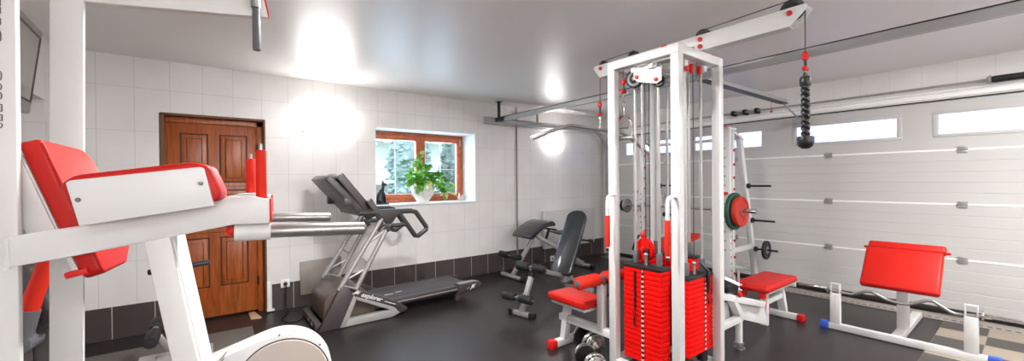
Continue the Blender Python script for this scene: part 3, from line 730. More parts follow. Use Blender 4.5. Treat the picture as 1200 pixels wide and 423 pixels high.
# red cam pulley over the first stack with its black fork and snap hook
cam_ = build('cam_wheel', MB().lathe([(.02, -.014), (.06, -.012), (.082, -.014), (.084, -.006), (.074, 0), (.084, .006), (.082, .014), (.06, .012), (.02, .014)], (2.55, 1.745, .885), (1, -.25, 0), 28), 'redplate', t)
build('cam_bolt', MB().cyl((2.53, 1.75, .89), (2.515, 1.754, .89), .018, 14, bev=.004), 'redcap', cam_)
build('cam_fork', MB().bx(2.512, 2.522, 1.695, 1.720, .79, .90, .003), 'black', t)
build('cam_hook', MB().tube([(2.60, 1.83, .98), (2.59, 1.86, .93), (2.585, 1.88, .87), (2.60, 1.865, .82)], .008, 8), 'black', t)
build('cam_shackle', MB().lathe([(.010, 0), (.022, .02), (.02, .04), (.008, .06)], (2.62, 1.81, .95)), 'redcap', t)
# bent handles with red sleeves on the -x side of the two left posts
for y in (1.41, 1.885):
    hnd = build('side_handle', MB().tube([(2.39, y, 1.285), (2.33, y, 1.285), (2.307, y, 1.275), (2.296, y, 1.25), (2.295, y, 1.2), (2.295, y, .905)], .0125, 14), 'white', t)
    build('grip_sleeve', MB().cyl((2.295, y, 1.14), (2.295, y, .915), .0185, 18, bev=.003), 'redfoam', hnd)
    build('handle_stop', MB().cyl((2.295, y, .905), (2.295, y, .885), .010, 12), 'black', hnd)
# cables of the lat station and the boom
build('boom_cable', MB().tube([(2.701, .80, 2.06), (2.701, .80, 2.352), (2.701, .812, 2.395), (2.701, .862, 2.428), (2.701, 1.385, 2.412), (2.701, 1.43, 2.38), (2.701, 1.435, 2.1)], .003, 8), 'cable', t)
build('boom_cable', MB().tube([(2.701, 1.9, 2.1), (2.701, 1.897, 2.36), (2.701, 1.945, 2.416), (2.701, 2.245, 2.410), (2.701, 2.285, 2.375), (2.701, 2.29, 2.075)], .003, 8), 'cable', t)
build('handle_cable', MB().tube([(2.47, 1.87, 2.21), (2.47, 1.87, 2.14)], .003, 8), 'cable', t)
def snap(parent, x, y, z0, z1):
    """red ended snap link on a cable end"""
    s = build('cable_stop', MB().lathe([(.006, 0), (.016, .006), (.018, .028), (.010, .048), (.005, .052)], (x, y, z1 - .052)), 'redcap', parent)
    zc = (z0 + z1) / 2
    build('link_body', MB().cyl((x, y, z0 + .02), (x, y, z1 - .05), .008, 10), 'black', s)
    for k in (-.014, .016): build('link_knob', MB().ball((x + k, y, z0 + .018), .014), 'redcap', s)
    build('link_eye', MB().tube([(x + .009 * math.cos(a), y, z0 - .008 + .016 * math.sin(a)) for a in [k * PI / 6 for k in range(12)]], .0028, 6, closed=True), 'chrome', s)
snap(t, 2.701, .80, 2.00, 2.115)
snap(t, 2.701, 2.29, 1.945, 2.075)
snap(t, 2.47, 1.87, 2.035, 2.15)

# leg extension seat welded to the tower's left side
build('seat_rail', MB().beam((2.41, 2.49, .235), (2.41, 1.91, .235), .055, .055, bev=.005), 'white', t)
build('seat_foot', MB().beam((2.29, 2.45, .033), (2.54, 2.45, .033), .055, .055, bev=.004), 'white', t)
build('foot_cap', MB().bx(2.235, 2.30, 2.415, 2.485, 0, .068, .008), 'redcap', t)
build('foot_cap', MB().bx(2.53, 2.59, 2.415, 2.485, 0, .068, .008), 'redcap', t)
build('seat_leg', MB().beam((2.41, 2.45, .05), (2.41, 2.40, .40), .06, .055, up=(0, 1, 0), bev=.004), 'white', t)
build('seat_bracket', MB().bx(2.29, 2.51, 2.11, 2.48, .375, .402, .004), 'white', t)
build('seat_cushion', MB().bx(2.265, 2.535, 2.085, 2.505, .40, .465, .022, 4), 'red', t)
build('roller_post', MB().bx(2.38, 2.44, 2.01, 2.065, .235, .60, .005), 'white', t)
build('roller_axle', MB().cyl((2.14, 2.05, .635), (2.70, 2.05, .635), .012, 12).bx(2.39, 2.43, 2.01, 2.08, .58, .66, .006), 'steel', t)
for (a, b_) in ((2.155, 2.375), (2.445, 2.665)):
    rl = build('foam_roller', MB().cyl((a, 2.05, .635), (b_, 2.05, .635), .048, 26, bev=.012), 'redfoam', t)
    build('roller_end', MB().cyl((a - .006, 2.05, .635), (a + .004, 2.05, .635), .026, 18), 'collar', rl)
build('adjusting_knob', MB().cyl((2.44, 2.03, .50), (2.50, 2.03, .50), .012, 12).ball((2.51, 2.03, .50), .02), 'black', t)

# low row footplate on the +x side
RY = 1.50
build('row_tube', MB().beam((2.99, RY, .535), (3.95, RY, .27), .055, .055, bev=.005), 'white', t)
build('tube_end_cap', MB().beam((3.945, RY, .2715), (3.965, RY, .266), .06, .06, bev=.004), 'redcap', t)
build('row_brace', MB().beam((2.99, RY, .245), (3.51, RY, .245), .05, .05, bev=.005), 'white', t)
build('row_strut', MB().beam((3.36, RY, .42), (3.50, RY, .25), .06, .05, up=(1, 0, 0), bev=.004), 'white', t)
build('row_leg', MB().cyl((3.48, RY, .245), (3.48, RY, .05), .027, 16), 'white', t)
build('leveling_foot', MB().lathe([(.045, 0), (.045, .008), (.013, .014), (.013, .035), (.038, .037), (.038, .047), (.01, .05)], (3.48, RY, 0)), 'steel', t)
build('side_plate', MB().prism([(3.53, RY + .03, .36), (4.03, RY + .03, .27), (4.17, RY + .03, .02), (3.58, RY + .03, .21)], (0, .005, 0), .001), 'white', t)
build('side_plate', MB().prism([(3.02, RY + .05, .44), (3.40, RY + .05, .38), (3.44, RY + .05, .22), (3.02, RY + .05, .24)], (0, .005, 0), .001), 'white', t)
build('foot_board', MB().prism([(3.02, 1.405, .665), (3.27, 1.41, .572), (3.38, 1.46, .48), (3.30, 1.62, .50), (3.02, 1.62, .56)], (.004, .004, -.016), .002), 'belt', t)
build('board_edge', MB().beam((3.02, 1.400, .668), (3.27, 1.405, .576), .012, .022, bev=.002), 'garage_white', t)
build('heel_plate', MB().prism([(3.46, 1.53, .50), (3.62, 1.53, .44), (3.72, 1.60, .40), (3.56, 1.60, .42)], (.004, .004, .010), .002), 'white', t)
build('board_bumper', MB().ball((3.39, 1.455, .465), .022), 'redcap', t)
build('upright_pin', MB().cyl((3.64, 1.57, .42), (3.64, 1.57, .60), .010, 12).tube([(3.64 + .026 * math.cos(a), 1.57 + .026 * math.sin(a), .485) for a in [k * PI / 8 for k in range(16)]], .005, 6, closed=True), 'silver', t)

# ------------------------------------------------------------------ attachments hanging from the tower
t = thing('lat_bar', 'long chrome lat pulldown bar with bent ends hanging behind the cable tower', 'lat bar', (2.70, 2.29, 1.83))
build('bar', MB().tube([(1.93, 2.29, 1.715), (2.10, 2.29, 1.77), (2.30, 2.29, 1.832), (2.345, 2.29, 1.84), (2.40, 2.29, 1.84), (3.00, 2.29, 1.822), (3.05, 2.29, 1.81), (3.12, 2.29, 1.785), (3.42, 2.29, 1.64)], .0135, 14), 'steel', t)
build('grip', MB().cyl((1.928, 2.29, 1.7145), (2.08, 2.29, 1.764), .019, 14, bev=.003), 'silver', t)
build('grip', MB().cyl((3.42, 2.29, 1.64), (3.28, 2.29, 1.708), .0165, 14, bev=.003), 'silver', t)
build('hanger_eye', MB().cyl((2.701, 2.29, 1.935), (2.701, 2.29, 1.84), .008, 10).tube([(2.701 + .014 * math.cos(a), 2.29, 1.93 + .016 * math.sin(a)) for a in [k * PI / 6 for k in range(12)]], .004, 6, closed=True), 'chrome', t)

t = thing('stirrup_handle', 'chrome stirrup handle with short cross grip hanging inside the left of the tower', 'handle', (2.47, 1.87, 1.72))
hx, hy = 2.47, 1.87
arch = []
for k in range(13):
    a = PI * k / 12; arch.append((hx - .0 + .0 * k, hy + .062 * math.cos(a), 1.80 + .075 * math.sin(a)))
ar = MB()
full = [(hx, hy + .062, 1.70)] + arch + [(hx, hy - .062, 1.70)]
for p_, q in zip(full, full[1:]):
    ar.beam(p_, q, .03, .004, up=(0, -(q[2] - p_[2]), q[1] - p_[1]), bev=0)
build('strap', ar, 'chrome', t)
build('grip', MB().cyl((hx, hy + .075, 1.705), (hx, hy - .075, 1.705), .014, 16, bev=.004), 'steel', t)
build('swivel', MB().cyl((hx, hy, 1.87), (hx, hy, 1.94), .006, 10).tube([(hx, hy + .014 * math.cos(a), 1.955 + .024 * math.sin(a)) for a in [k * PI / 8 for k in range(16)]], .004, 6, closed=True).cyl((hx, hy, 1.98), (hx, hy, 2.03), .004, 8), 'chrome', t)

t = thing('triceps_rope', 'black twisted triceps rope with rubber end ball hanging from the boom', 'rope', (2.701, .80, 1.55))
rp = MB()
for s_ in (0, PI):
    rp.tube([(2.701 + .010 * math.cos(s_ + k * .62), .80 + .010 * math.sin(s_ + k * .62), 1.95 - k * .0062) for k in range(54)], .013, 8)
build('rope_strands', rp, 'black', t)
build('rope_thread', MB().tube([(2.701 + .0205 * math.cos(1.57 + k * .62), .80 + .0205 * math.sin(1.57 + k * .62), 1.93 - k * .0062) for k in range(50)], .002, 6), 'silver', t)
build('top_loop', MB().lathe([(.012, 0), (.026, .015), (.029, .05), (.024, .065), (.012, .07)], (2.701, .80, 1.905)).tube([(2.701 + .014 * math.cos(a), .80, 1.978 + .016 * math.sin(a)) for a in [k * PI / 6 for k in range(12)]], .006, 8, closed=True), 'black', t)
build('end_ball', MB().lathe([(0, 0), (.018, .003), (.034, .016), (.041, .034), (.042, .062), (.040, .070), (.036, .072), (0, .072)], (2.701, .80, 1.562)), 'black', t)

# ------------------------------------------------------------------ smith machine rack
t = thing('smith_rack', 'tall white rack with red bolts, plate pegs and upright guides before the garage door', 'rack', (5.35, 2.85, 0))
def rack_side(Y, outer):
    b_ = Y - .03
    build('upright', MB().bx(4.90, 4.955, Y - .055, Y + .055, 0, 2.0, .005), 'white', t)
    build('guide_channel', MB().bx(5.03, 5.09, Y - .03, Y + .03, .02, 2.0, .004), 'white', t)
    build('top_plate', MB().bx(4.90, 5.10, Y - .05, Y + .05, 1.985, 2.01, .003), 'white', t)
    build('rear_leg', MB().beam((5.28, Y, 1.90), (5.74, Y, .04), .06, .07, up=(1, 0, .2), bev=.005), 'white', t)
    build('top_link', MB().beam((5.06, Y, 1.97), (5.33, Y, 1.88), .07, .03, bev=.004), 'white', t)
    build('side_rail', MB().beam((4.95, Y, .52), (5.60, Y, .52), .05, .055, bev=.004), 'white', t)
    build('floor_rail', MB().beam((4.90, Y, .03), (5.80, Y, .03), .06, .06, bev=.004), 'white', t)
    for z in (.25, .45, .65, .85, 1.05, 1.27, 1.41, 1.57, 1.74):
        build('bolt_cap', MB().cyl((5.06, Y - .03, z), (5.06, Y - .045, z), .016, 12, bev=.003), 'redcap', t)
    for (x, z) in ((4.93, 2.012), (5.06, 2.012), (5.22, 1.945), (5.30, 1.92)):
        build('bolt_cap', MB().cyl((x, Y, z), (x, Y, z + .014), .02, 12, bev=.003), 'redcap', t)
    hs = MB()
    for k in range(14): hs.cyl((4.925, Y - .0555, .15 + k * .08), (4.925, Y - .0565, .15 + k * .08), .011, 10)
    build('guide_hole', hs, 'black', t)
    sl = MB()
    for k in range(12): sl.cyl((4.90, Y + .0, .55 + k * .11), (4.885, Y + .0, .55 + k * .11), .010, 10)
    build('catch_pin', sl, 'steel', t)
    for z in (.94, 1.21): build('stop_block', MB().bx(4.88, 4.90, Y - .035, Y + .035, z, z + .03, .003), 'redcap', t)
    for (x, z) in ((5.42, 1.305), (5.535, .865), (5.625, .49)):
        pg = build('plate_peg', MB().cyl((x, Y - .02, z), (x, Y - .30, z), .0125, 14, bev=.002), 'iron', t)
        build('peg_collar', MB().cyl((x, Y - .035, z), (x, Y - .065, z), .033, 18, bev=.004), 'black', pg)
rack_side(2.26, True); rack_side(3.50, False)
build('cross_tube', MB().beam((5.30, 2.26, 1.90), (5.30, 3.50, 1.90), .04, .04, bev=.003), 'white', t)
build('cross_tube', MB().beam((5.70, 2.26, .20), (5.70, 3.50, .20), .04, .04, bev=.003), 'white', t)
build('guide_rod', MB().cyl((4.99, 2.26, .05), (4.99, 2.26, 1.99), .012, 12).cyl((4.99, 3.50, .05), (4.99, 3.50, 1.99), .012, 12), 'steel', t)

t = thing('barbell', 'steel smith machine barbell resting across the white rack', 'barbell', (4.86, 2.9, 1.03))
build('shaft', MB().cyl((4.86, 2.16, 1.03), (4.86, 3.60, 1.03), .014, 14), 'steel', t)
build('sleeve', MB().cyl((4.86, 1.90, 1.03), (4.86, 2.17, 1.03), .025, 20, bev=.004), 'chrome', t)
build('sleeve', MB().cyl((4.86, 3.58, 1.03), (4.86, 3.82, 1.03), .025, 20, bev=.004), 'chrome', t)
for y in (2.36, 3.36): build('bar_hook', MB().bx(4.84, 4.885, y, y + .04, .95, 1.06, .004), 'steel', t)
def plate(name, label, c, r, th, m, cat='weight plate', axis=(0, 1, 0), group=None):
    c = Vector(c); h_ = th / 2
    t = thing(name, label, cat, c, 0, group)
    build('disc', MB().lathe([(.027, -h_), (r * .30, -h_), (r * .34, -h_ * .55), (r * .80, -h_ * .55), (r * .86, -h_), (r * .97, -h_), (r, -h_ * .7), (r, h_ * .7), (r * .97, h_), (r * .86, h_), (r * .80, h_ * .55), (r * .34, h_ * .55), (r * .30, h_), (.027, h_)], c, axis, 36), m, t)
    build('hub_ring', MB().lathe([(.026, -h_ * 1.08), (.045, -h_ * 1.08), (.045, h_ * 1.08), (.026, h_ * 1.08)], c, axis, 24), 'steel', t)
    return t
plate('weight_plate', 'dark green weight plate on the barbell, larger and behind the red one', (4.86, 2.135, 1.02), .215, .045, 'greenplate')
plate('weight_plate', 'red weight plate on the barbell in front of the green one', (4.86, 2.075, 1.02), .175, .06, 'redrubber')
plate('weight_plate', 'small black weight plate on the lowest peg of the rack', (5.625, 2.09, .49), .118, .03, 'iron')
plate('weight_plate', 'thin grey weight plate on the far end of the barbell inside the tower view', (4.86, 3.63, 1.02), .10, .03, 'steel')
plate('weight_plate', 'smaller black weight plate on the far barbell end, outermost', (4.86, 3.69, 1.02), .08, .03, 'iron')

# red incline bench inside the rack
t = thing('slanted_bench', 'red slanted bench pad seen between the cable tower posts, in front of the rack', 'bench', (4.25, 2.55, 0))
build('slanted_cushion', MB().prism([(3.98, 2.40, .575), (3.98, 2.40, .64), (4.58, 2.40, .765), (4.63, 2.40, .745), (4.61, 2.40, .705)], (0, .32, 0), .018, 3), 'red', t)
build('cushion_board', MB().prism([(4.0, 2.43, .56), (4.0, 2.43, .575), (4.60, 2.43, .70), (4.60, 2.43, .685)], (0, .26, 0), .002), 'white', t)
build('frame', MB().beam((3.95, 2.56, .03), (4.65, 2.56, .03), .05, .05), 'white', t)
build('post', MB().beam((4.08, 2.56, .05), (4.08, 2.56, .585), .05, .05, up=(1, 0, 0)), 'white', t)
build('post', MB().beam((4.50, 2.56, .05), (4.50, 2.56, .67), .05, .05, up=(1, 0, 0)), 'white', t)
for x in (3.97, 4.63): build('foot', MB().beam((x, 2.36, .028), (x, 2.76, .028), .05, .05), 'white', t)

# flat red bench right of the tower
t = thing('flat_bench', 'flat red cushioned bench with white frame and red foot caps, right of the cable tower', 'bench', (4.3, 1.585, 0))
build('cushion', MB().bx(3.90, 4.62, 1.435, 1.745, .375, .438, .028, 4), 'red', t)
build('frame_rail', MB().bx(3.97, 4.66, 1.485, 1.525, .335, .377, .004), 'white', t)
build('frame_rail', MB().bx(3.97, 4.66, 1.645, 1.685, .335, .377, .004), 'white', t)
for y in (1.505, 1.665): build('end_cap', MB().bx(3.945, 3.985, y - .026, y + .026, .315, .380, .006), 'redcap', t)
build('end_plate', MB().bx(4.66, 4.685, 1.47, 1.70, .31, .41, .004), 'white', t)
build('front_leg', MB().beam((4.22, 1.585, .0), (4.22, 1.585, .345), .06, .05, up=(1, 0, 0)), 'white', t)
build('rear_leg', MB().beam((4.62, 1.56, .03), (4.57, 1.585, .345), .07, .05, up=(1, 0, .3)), 'white', t)
build('stretcher', MB().beam((4.22, 1.585, .215), (4.60, 1.575, .225), .045, .045), 'white', t)
f = build('foot', MB().beam((4.60, 1.43, .033), (4.60, 1.68, .033), .05, .055), 'white', t)
for (a, b_) in ((1.375, 1.435), (1.675, 1.735)): build('foot_cap', MB().bx(4.567, 4.633, a, b_, 0, .066, .008), 'redcap', f)

# ------------------------------------------------------------------ preacher curl bench and bar
t = thing('preacher_bench', 'white preacher curl stand with slanted red arm pad and blue feet', 'bench', (4.85, .72, 0))
build('base_tube', MB().beam((4.60, .22, .033), (4.60, 1.19, .033), .055, .055, bev=.004), 'white', t)
for (a, b_) in ((.16, .23), (1.18, 1.25)): build('foot_cap', MB().bx(4.568, 4.632, a, b_, 0, .066, .008), 'bluecap', t)
for y in (.31, 1.135):
    u_ = build('bar_upright', MB().beam((4.60, y, .05), (4.60, y, .335), .075, .05, up=(1, 0, 0), bev=.004), 'white', t)
    build('bar_fork', MB().bx(4.585, 4.615, y - .036, y - .026, .33, .425, .002).bx(4.585, 4.615, y + .026, y + .036, .33, .425, .002).bx(4.585, 4.615, y - .036, y + .036, .416, .426, .002), 'white', u_)
build('rear_foot', MB().beam((4.62, .73, .033), (5.60, .73, .033), .07, .055, bev=.004), 'white', t)
build('pad_post', MB().beam((4.90, .73, .05), (4.90, .73, .62), .075, .06, up=(1, 0, 0), bev=.004), 'white', t)
build('pad_post_sleeve', MB().beam((4.975, .73, .05), (4.945, .73, .50), .06, .06, up=(1, 0, 0), bev=.004), 'white', t)
a0, a1 = Vector((4.60, 0, .462)), Vector((4.865, 0, .772)); dn = (a1 - a0).normalized(); nn = Vector((-dn.z, 0, dn.x))
def pp(s_, n_, y): q = a0 + dn * s_ + nn * n_; return (q.x, y, q.z)
Lp = (a1 - a0).length
build('arm_cushion', MB().prism([pp(0, 0, .475), pp(0, -.06, .475), pp(Lp, -.06, .475), pp(Lp, 0, .475)], (0, .495, 0), .022, 4), 'red', t)
build('ridge_roll', MB().beam(pp(Lp + .03, -.035, .465), pp(Lp + .03, -.035, .96), .075, .065, up=tuple(nn), bev=.02, seg=4), 'red', t)
build('roll_pin', MB().cyl(pp(Lp + .005, -.03, .44), pp(Lp + .005, -.03, .99), .011, 10), 'redcap', t)
build('pad_bracket', MB().prism([pp(.10, -.06, .60), pp(.34, -.06, .60), pp(.30, -.10, .60), pp(.10, -.12, .60)], (0, .26, 0), .003), 'white', t)

t = thing('curl_bar', 'chrome zigzag curl barbell lying in the forks of the preacher stand', 'barbell', (4.60, .72, .37))
zz = [(1.19, .362), (1.07, .350), (1.02, .348), (.92, .398), (.88, .400), (.78, .352), (.70, .342), (.65, .348), (.55, .402), (.51, .405), (.42, .345), (.39, .335), (.26, .352)]
path = []
for i in range(len(zz) - 1):
    for j in range(3): path.append((4.60, zz[i][0] + (zz[i + 1][0] - zz[i][0]) * j / 3, zz[i][1] + (zz[i + 1][1] - zz[i][1]) * j / 3))
path.append((4.60, *zz[-1]))
build('shaft', MB().tube(path, .0125, 14), 'steel', t)
for (a, b_, z) in ((1.19, 1.42, .365), (.26, -.05, .358)):
    s_ = build('sleeve', MB().cyl((4.60, a, z), (4.60, b_, z), .0135, 16, bev=.002), 'chrome', t)
    dd = 1 if b_ > a else -1
    build('sleeve_collar', MB().cyl((4.60, a, z), (4.60, a + dd * .012, z), .038, 20, bev=.003).cyl((4.60, a + dd * .012, z), (4.60, a + dd * .05, z), .02, 16), 'chrome', s_)

# ------------------------------------------------------------------ chrome dumbbells on the floor
def dumbbell(label, c, rz, r=.098):
    t = thing('dumbbell', label, 'dumbbell', c, rz, 'chrome dumbbells on the floor')
    FRm = FR[-1]; FR.append(Matrix.Translation(c) @ Matrix.Rotation(rz, 4, 'Z'))
    build('handle', MB().cyl((-.17, 0, r), (.17, 0, r), .0145, 16, bev=.002), 'chrome', t)
    for s_ in (-1, 1):
        for (x, rr, th) in ((.088, r, .028), (.118, r * .82, .022)):
            build('disc', MB().lathe([(.015, -th / 2), (rr * .28, -th / 2), (rr * .32, -th * .2), (rr * .80, -th * .2), (rr * .86, -th / 2), (rr * .96, -th / 2), (rr, -th * .3), (rr, th * .3), (rr * .96, th / 2), (rr * .86, th / 2), (rr * .8, th * .2), (rr * .32, th * .2), (rr * .28, th / 2), (.015, th / 2)], (s_ * x, 0, r), (1, 0, 0), 32), 'chrome', t)
        build('star_nut', MB().lathe([(.015, 0), (.034, 0), (.034, .012), (.022, .016), (.022, .024), (.015, .026)], (s_ * .131, 0, r), (s_, 0, 0), 8), 'chrome', t)
        build('inner_disc', MB().cyl((s_ * .066, 0, r), (s_ * .073, 0, r), r * .9, 28), 'black', t)
    FR.pop()
dumbbell('chrome dumbbell on the floor under the red leg seat rail, the one fully in view', (2.46, 2.225, 0), R(68))
dumbbell('chrome dumbbell on the floor closer to the picture bottom, beside the other', (2.21, 1.99, 0), R(66), .085)

# ------------------------------------------------------------------ black sit-up bench
bx_ = math.degrees(math.atan2(.25, .97))
t = thing('sit_up_bench', 'black padded sit-up bench with silver frame and four foam rollers, its board raised', 'bench', (2.56, 3.22, 0), R(bx_))
FR.append(Matrix.Translation((2.56, 3.22, 0)) @ Matrix.Rotation(R(bx_), 4, 'Z'))
build('front_foot', MB().beam((0, -.105, .03), (0, .105, .03), .05, .045, bev=.006), 'silver', t)
for s_ in (-1, 1): build('foot_cap', MB().bx(-.033, .033, s_ * .13 - .03, s_ * .13 + .03, 0, .06, .01), 'black', t)
build('front_post', MB().beam((-.01, 0, .04), (.20, 0, .42), .045, .05, up=(1, 0, -.3), bev=.005), 'silver', t)
build('post_sleeve', MB().beam((.17, 0, .37), (.215, 0, .45), .055, .06, up=(1, 0, -.3), bev=.005), 'black', t)
build('main_tube', MB().beam((.17, 0, .47), (1.0, 0, .20), .05, .05, bev=.006), 'silver', t)
for (x, z) in ((-.076, .21), (.165, .475)):
    build('roller_axle', MB().cyl((x, -.20, z), (x, .20, z), .011, 12), 'steel', t)
    for s_ in (-1, 1): build('foam_roller', MB().cyl((x, s_ * .03, z), (x, s_ * .185, z), .043, 24, bev=.012), 'blackfoam', t)
build('axle_link', MB().beam((-.076, 0, .21), (.09, 0, .21), .03, .03), 'silver', t)
f0, f1 = Vector((.74, 0, .30)), Vector((1.19, 0, 1.02)); fd = (f1 - f0).normalized(); fn = Vector((-fd.z, 0, fd.x))
# board cushion with rounded top, narrow across
half = .135; L_ = (f1 - f0).length; outl = []
for k in range(0, 181, 15): outl.append((half * .98 * math.cos(R(k)) if 0 else half * math.cos(R(k)), L_ - half * .72 + half * .72 * math.sin(R(k))))
outl += [(-half, .03), (-half * .8, 0), (half * .8, 0), (half, .03)]
build('board_cushion', MB().prism([tuple(f0 + fd * s_ + Vector((0, y, 0)) - fn * .0) for (y, s_) in outl], tuple(-fn * .05), .012, 3), 'blackpad', t)
build('board_back', MB().prism([tuple(f0 + fd * s_ * .98 + Vector((0, y * .93, 0)) - fn * .052) for (y, s_) in outl], tuple(-fn * .014), .002), 'black', t)
build('board_hinge', MB().bx(.80, .96, -.04, .04, .19, .32, .006), 'silver', t)
build('rear_leg', MB().beam((.95, 0, .24), (1.20, 0, .04), .05, .05, bev=.005), 'silver', t)
build('support_strut', MB().beam((.99, 0, .20), (1.12, 0, .78), .035, .035, up=(1, 0, 0)), 'black', t)
build('rear_foot', MB().beam((1.20, -.2, .03), (1.20, .2, .03), .05, .05, bev=.006), 'silver', t)
build('adjusting_knob', MB().cyl((1.12, -.02, .66), (1.12, -.20, .66), .012, 12).cyl((1.12, -.18, .66), (1.12, -.24, .66), .02, 14, bev=.004), 'black', t)
FR.pop()

# ------------------------------------------------------------------ hyperextension bench by the wall
t = thing('back_extension_bench', 'silver back extension bench with small curved black pad, nearest the radiator', 'bench', (4.05, 4.50, 0))
build('front_foot', MB().cyl((3.44, 4.33, .032), (3.44, 4.80, .032), .030, 18), 'silver', t)
for y in (4.30, 4.82): build('foot_cap', MB().cyl((3.44, y - .035, .034), (3.44, y + .035, .034), .034, 18, bev=.008), 'black', t)
build('main_post', MB().beam((3.46, 4.55, .05), (3.93, 4.55, .66), .045, .055, up=(1, 0, -.5), bev=.006), 'silver', t)
build('roller_arm', MB().beam((3.60, 4.55, .24), (3.45, 4.60, .32), .03, .03, bev=.004).cyl((3.45, 4.38, .32), (3.45, 4.86, .32), .011, 12), 'silver', t)
for (a, b_) in ((4.37, 4.56), (4.64, 4.84)): build('foam_roller', MB().cyl((3.45, a, .32), (3.45, b_, .32), .045, 24, bev=.012), 'blackfoam', t)
hp = []
for (x, z) in ((3.60, .60), (3.66, .655), (3.76, .72), (3.88, .775), (3.98, .80), (4.05, .795), (4.10, .76), (4.10, .72), (4.04, .72), (3.98, .72), (3.90, .705), (3.80, .655), (3.72, .60), (3.66, .56), (3.61, .565)): hp.append((x, 4.33, z))
build('hip_cushion', MB().prism(hp, (0, .42, 0), .012, 3), 'blackpad', t)
build('cushion_plate', MB().beam((3.78, 4.55, .60), (4.02, 4.55, .70), .16, .02), 'black', t)
build('spine_tube', MB().beam((3.86, 4.50, .585), (4.80, 4.44, .06), .05, .055, bev=.006), 'silver', t)
build('rear_foot', MB().cyl((4.80, 4.27, .034), (4.80, 4.65, .034), .030, 18), 'silver', t)
for y in (4.24, 4.66): build('foot_cap', MB().cyl((4.80, y - .035, .037), (4.80, y + .035, .037), .037, 18, bev=.008), 'black', t)
build('handle_bar', MB().cyl((4.12, 4.34, .66), (4.12, 4.70, .66), .014, 12).beam((4.12, 4.50, .66), (4.05, 4.50, .50), .03, .03, up=(0, 1, 0)), 'black', t)
build('foot_tray', MB().prism([(4.20, 4.36, .575), (4.66, 4.36, .56), (4.70, 4.62, .575), (4.24, 4.62, .59)], (0, 0, .022), .006), 'black', t)
build('tray_arm', MB().beam((4.45, 4.5, .57), (4.45, 4.48, .27), .03, .03, up=(1, 0, 0)), 'silver', t)
build('tray_handle', MB().tube([(4.34, 4.36, .60), (4.40, 4.30, .62), (4.52, 4.30, .62), (4.60, 4.36, .60)], .014, 10).cyl((4.74, 4.38, .605), (4.56, 4.42, .585), .022, 12), 'black', t)

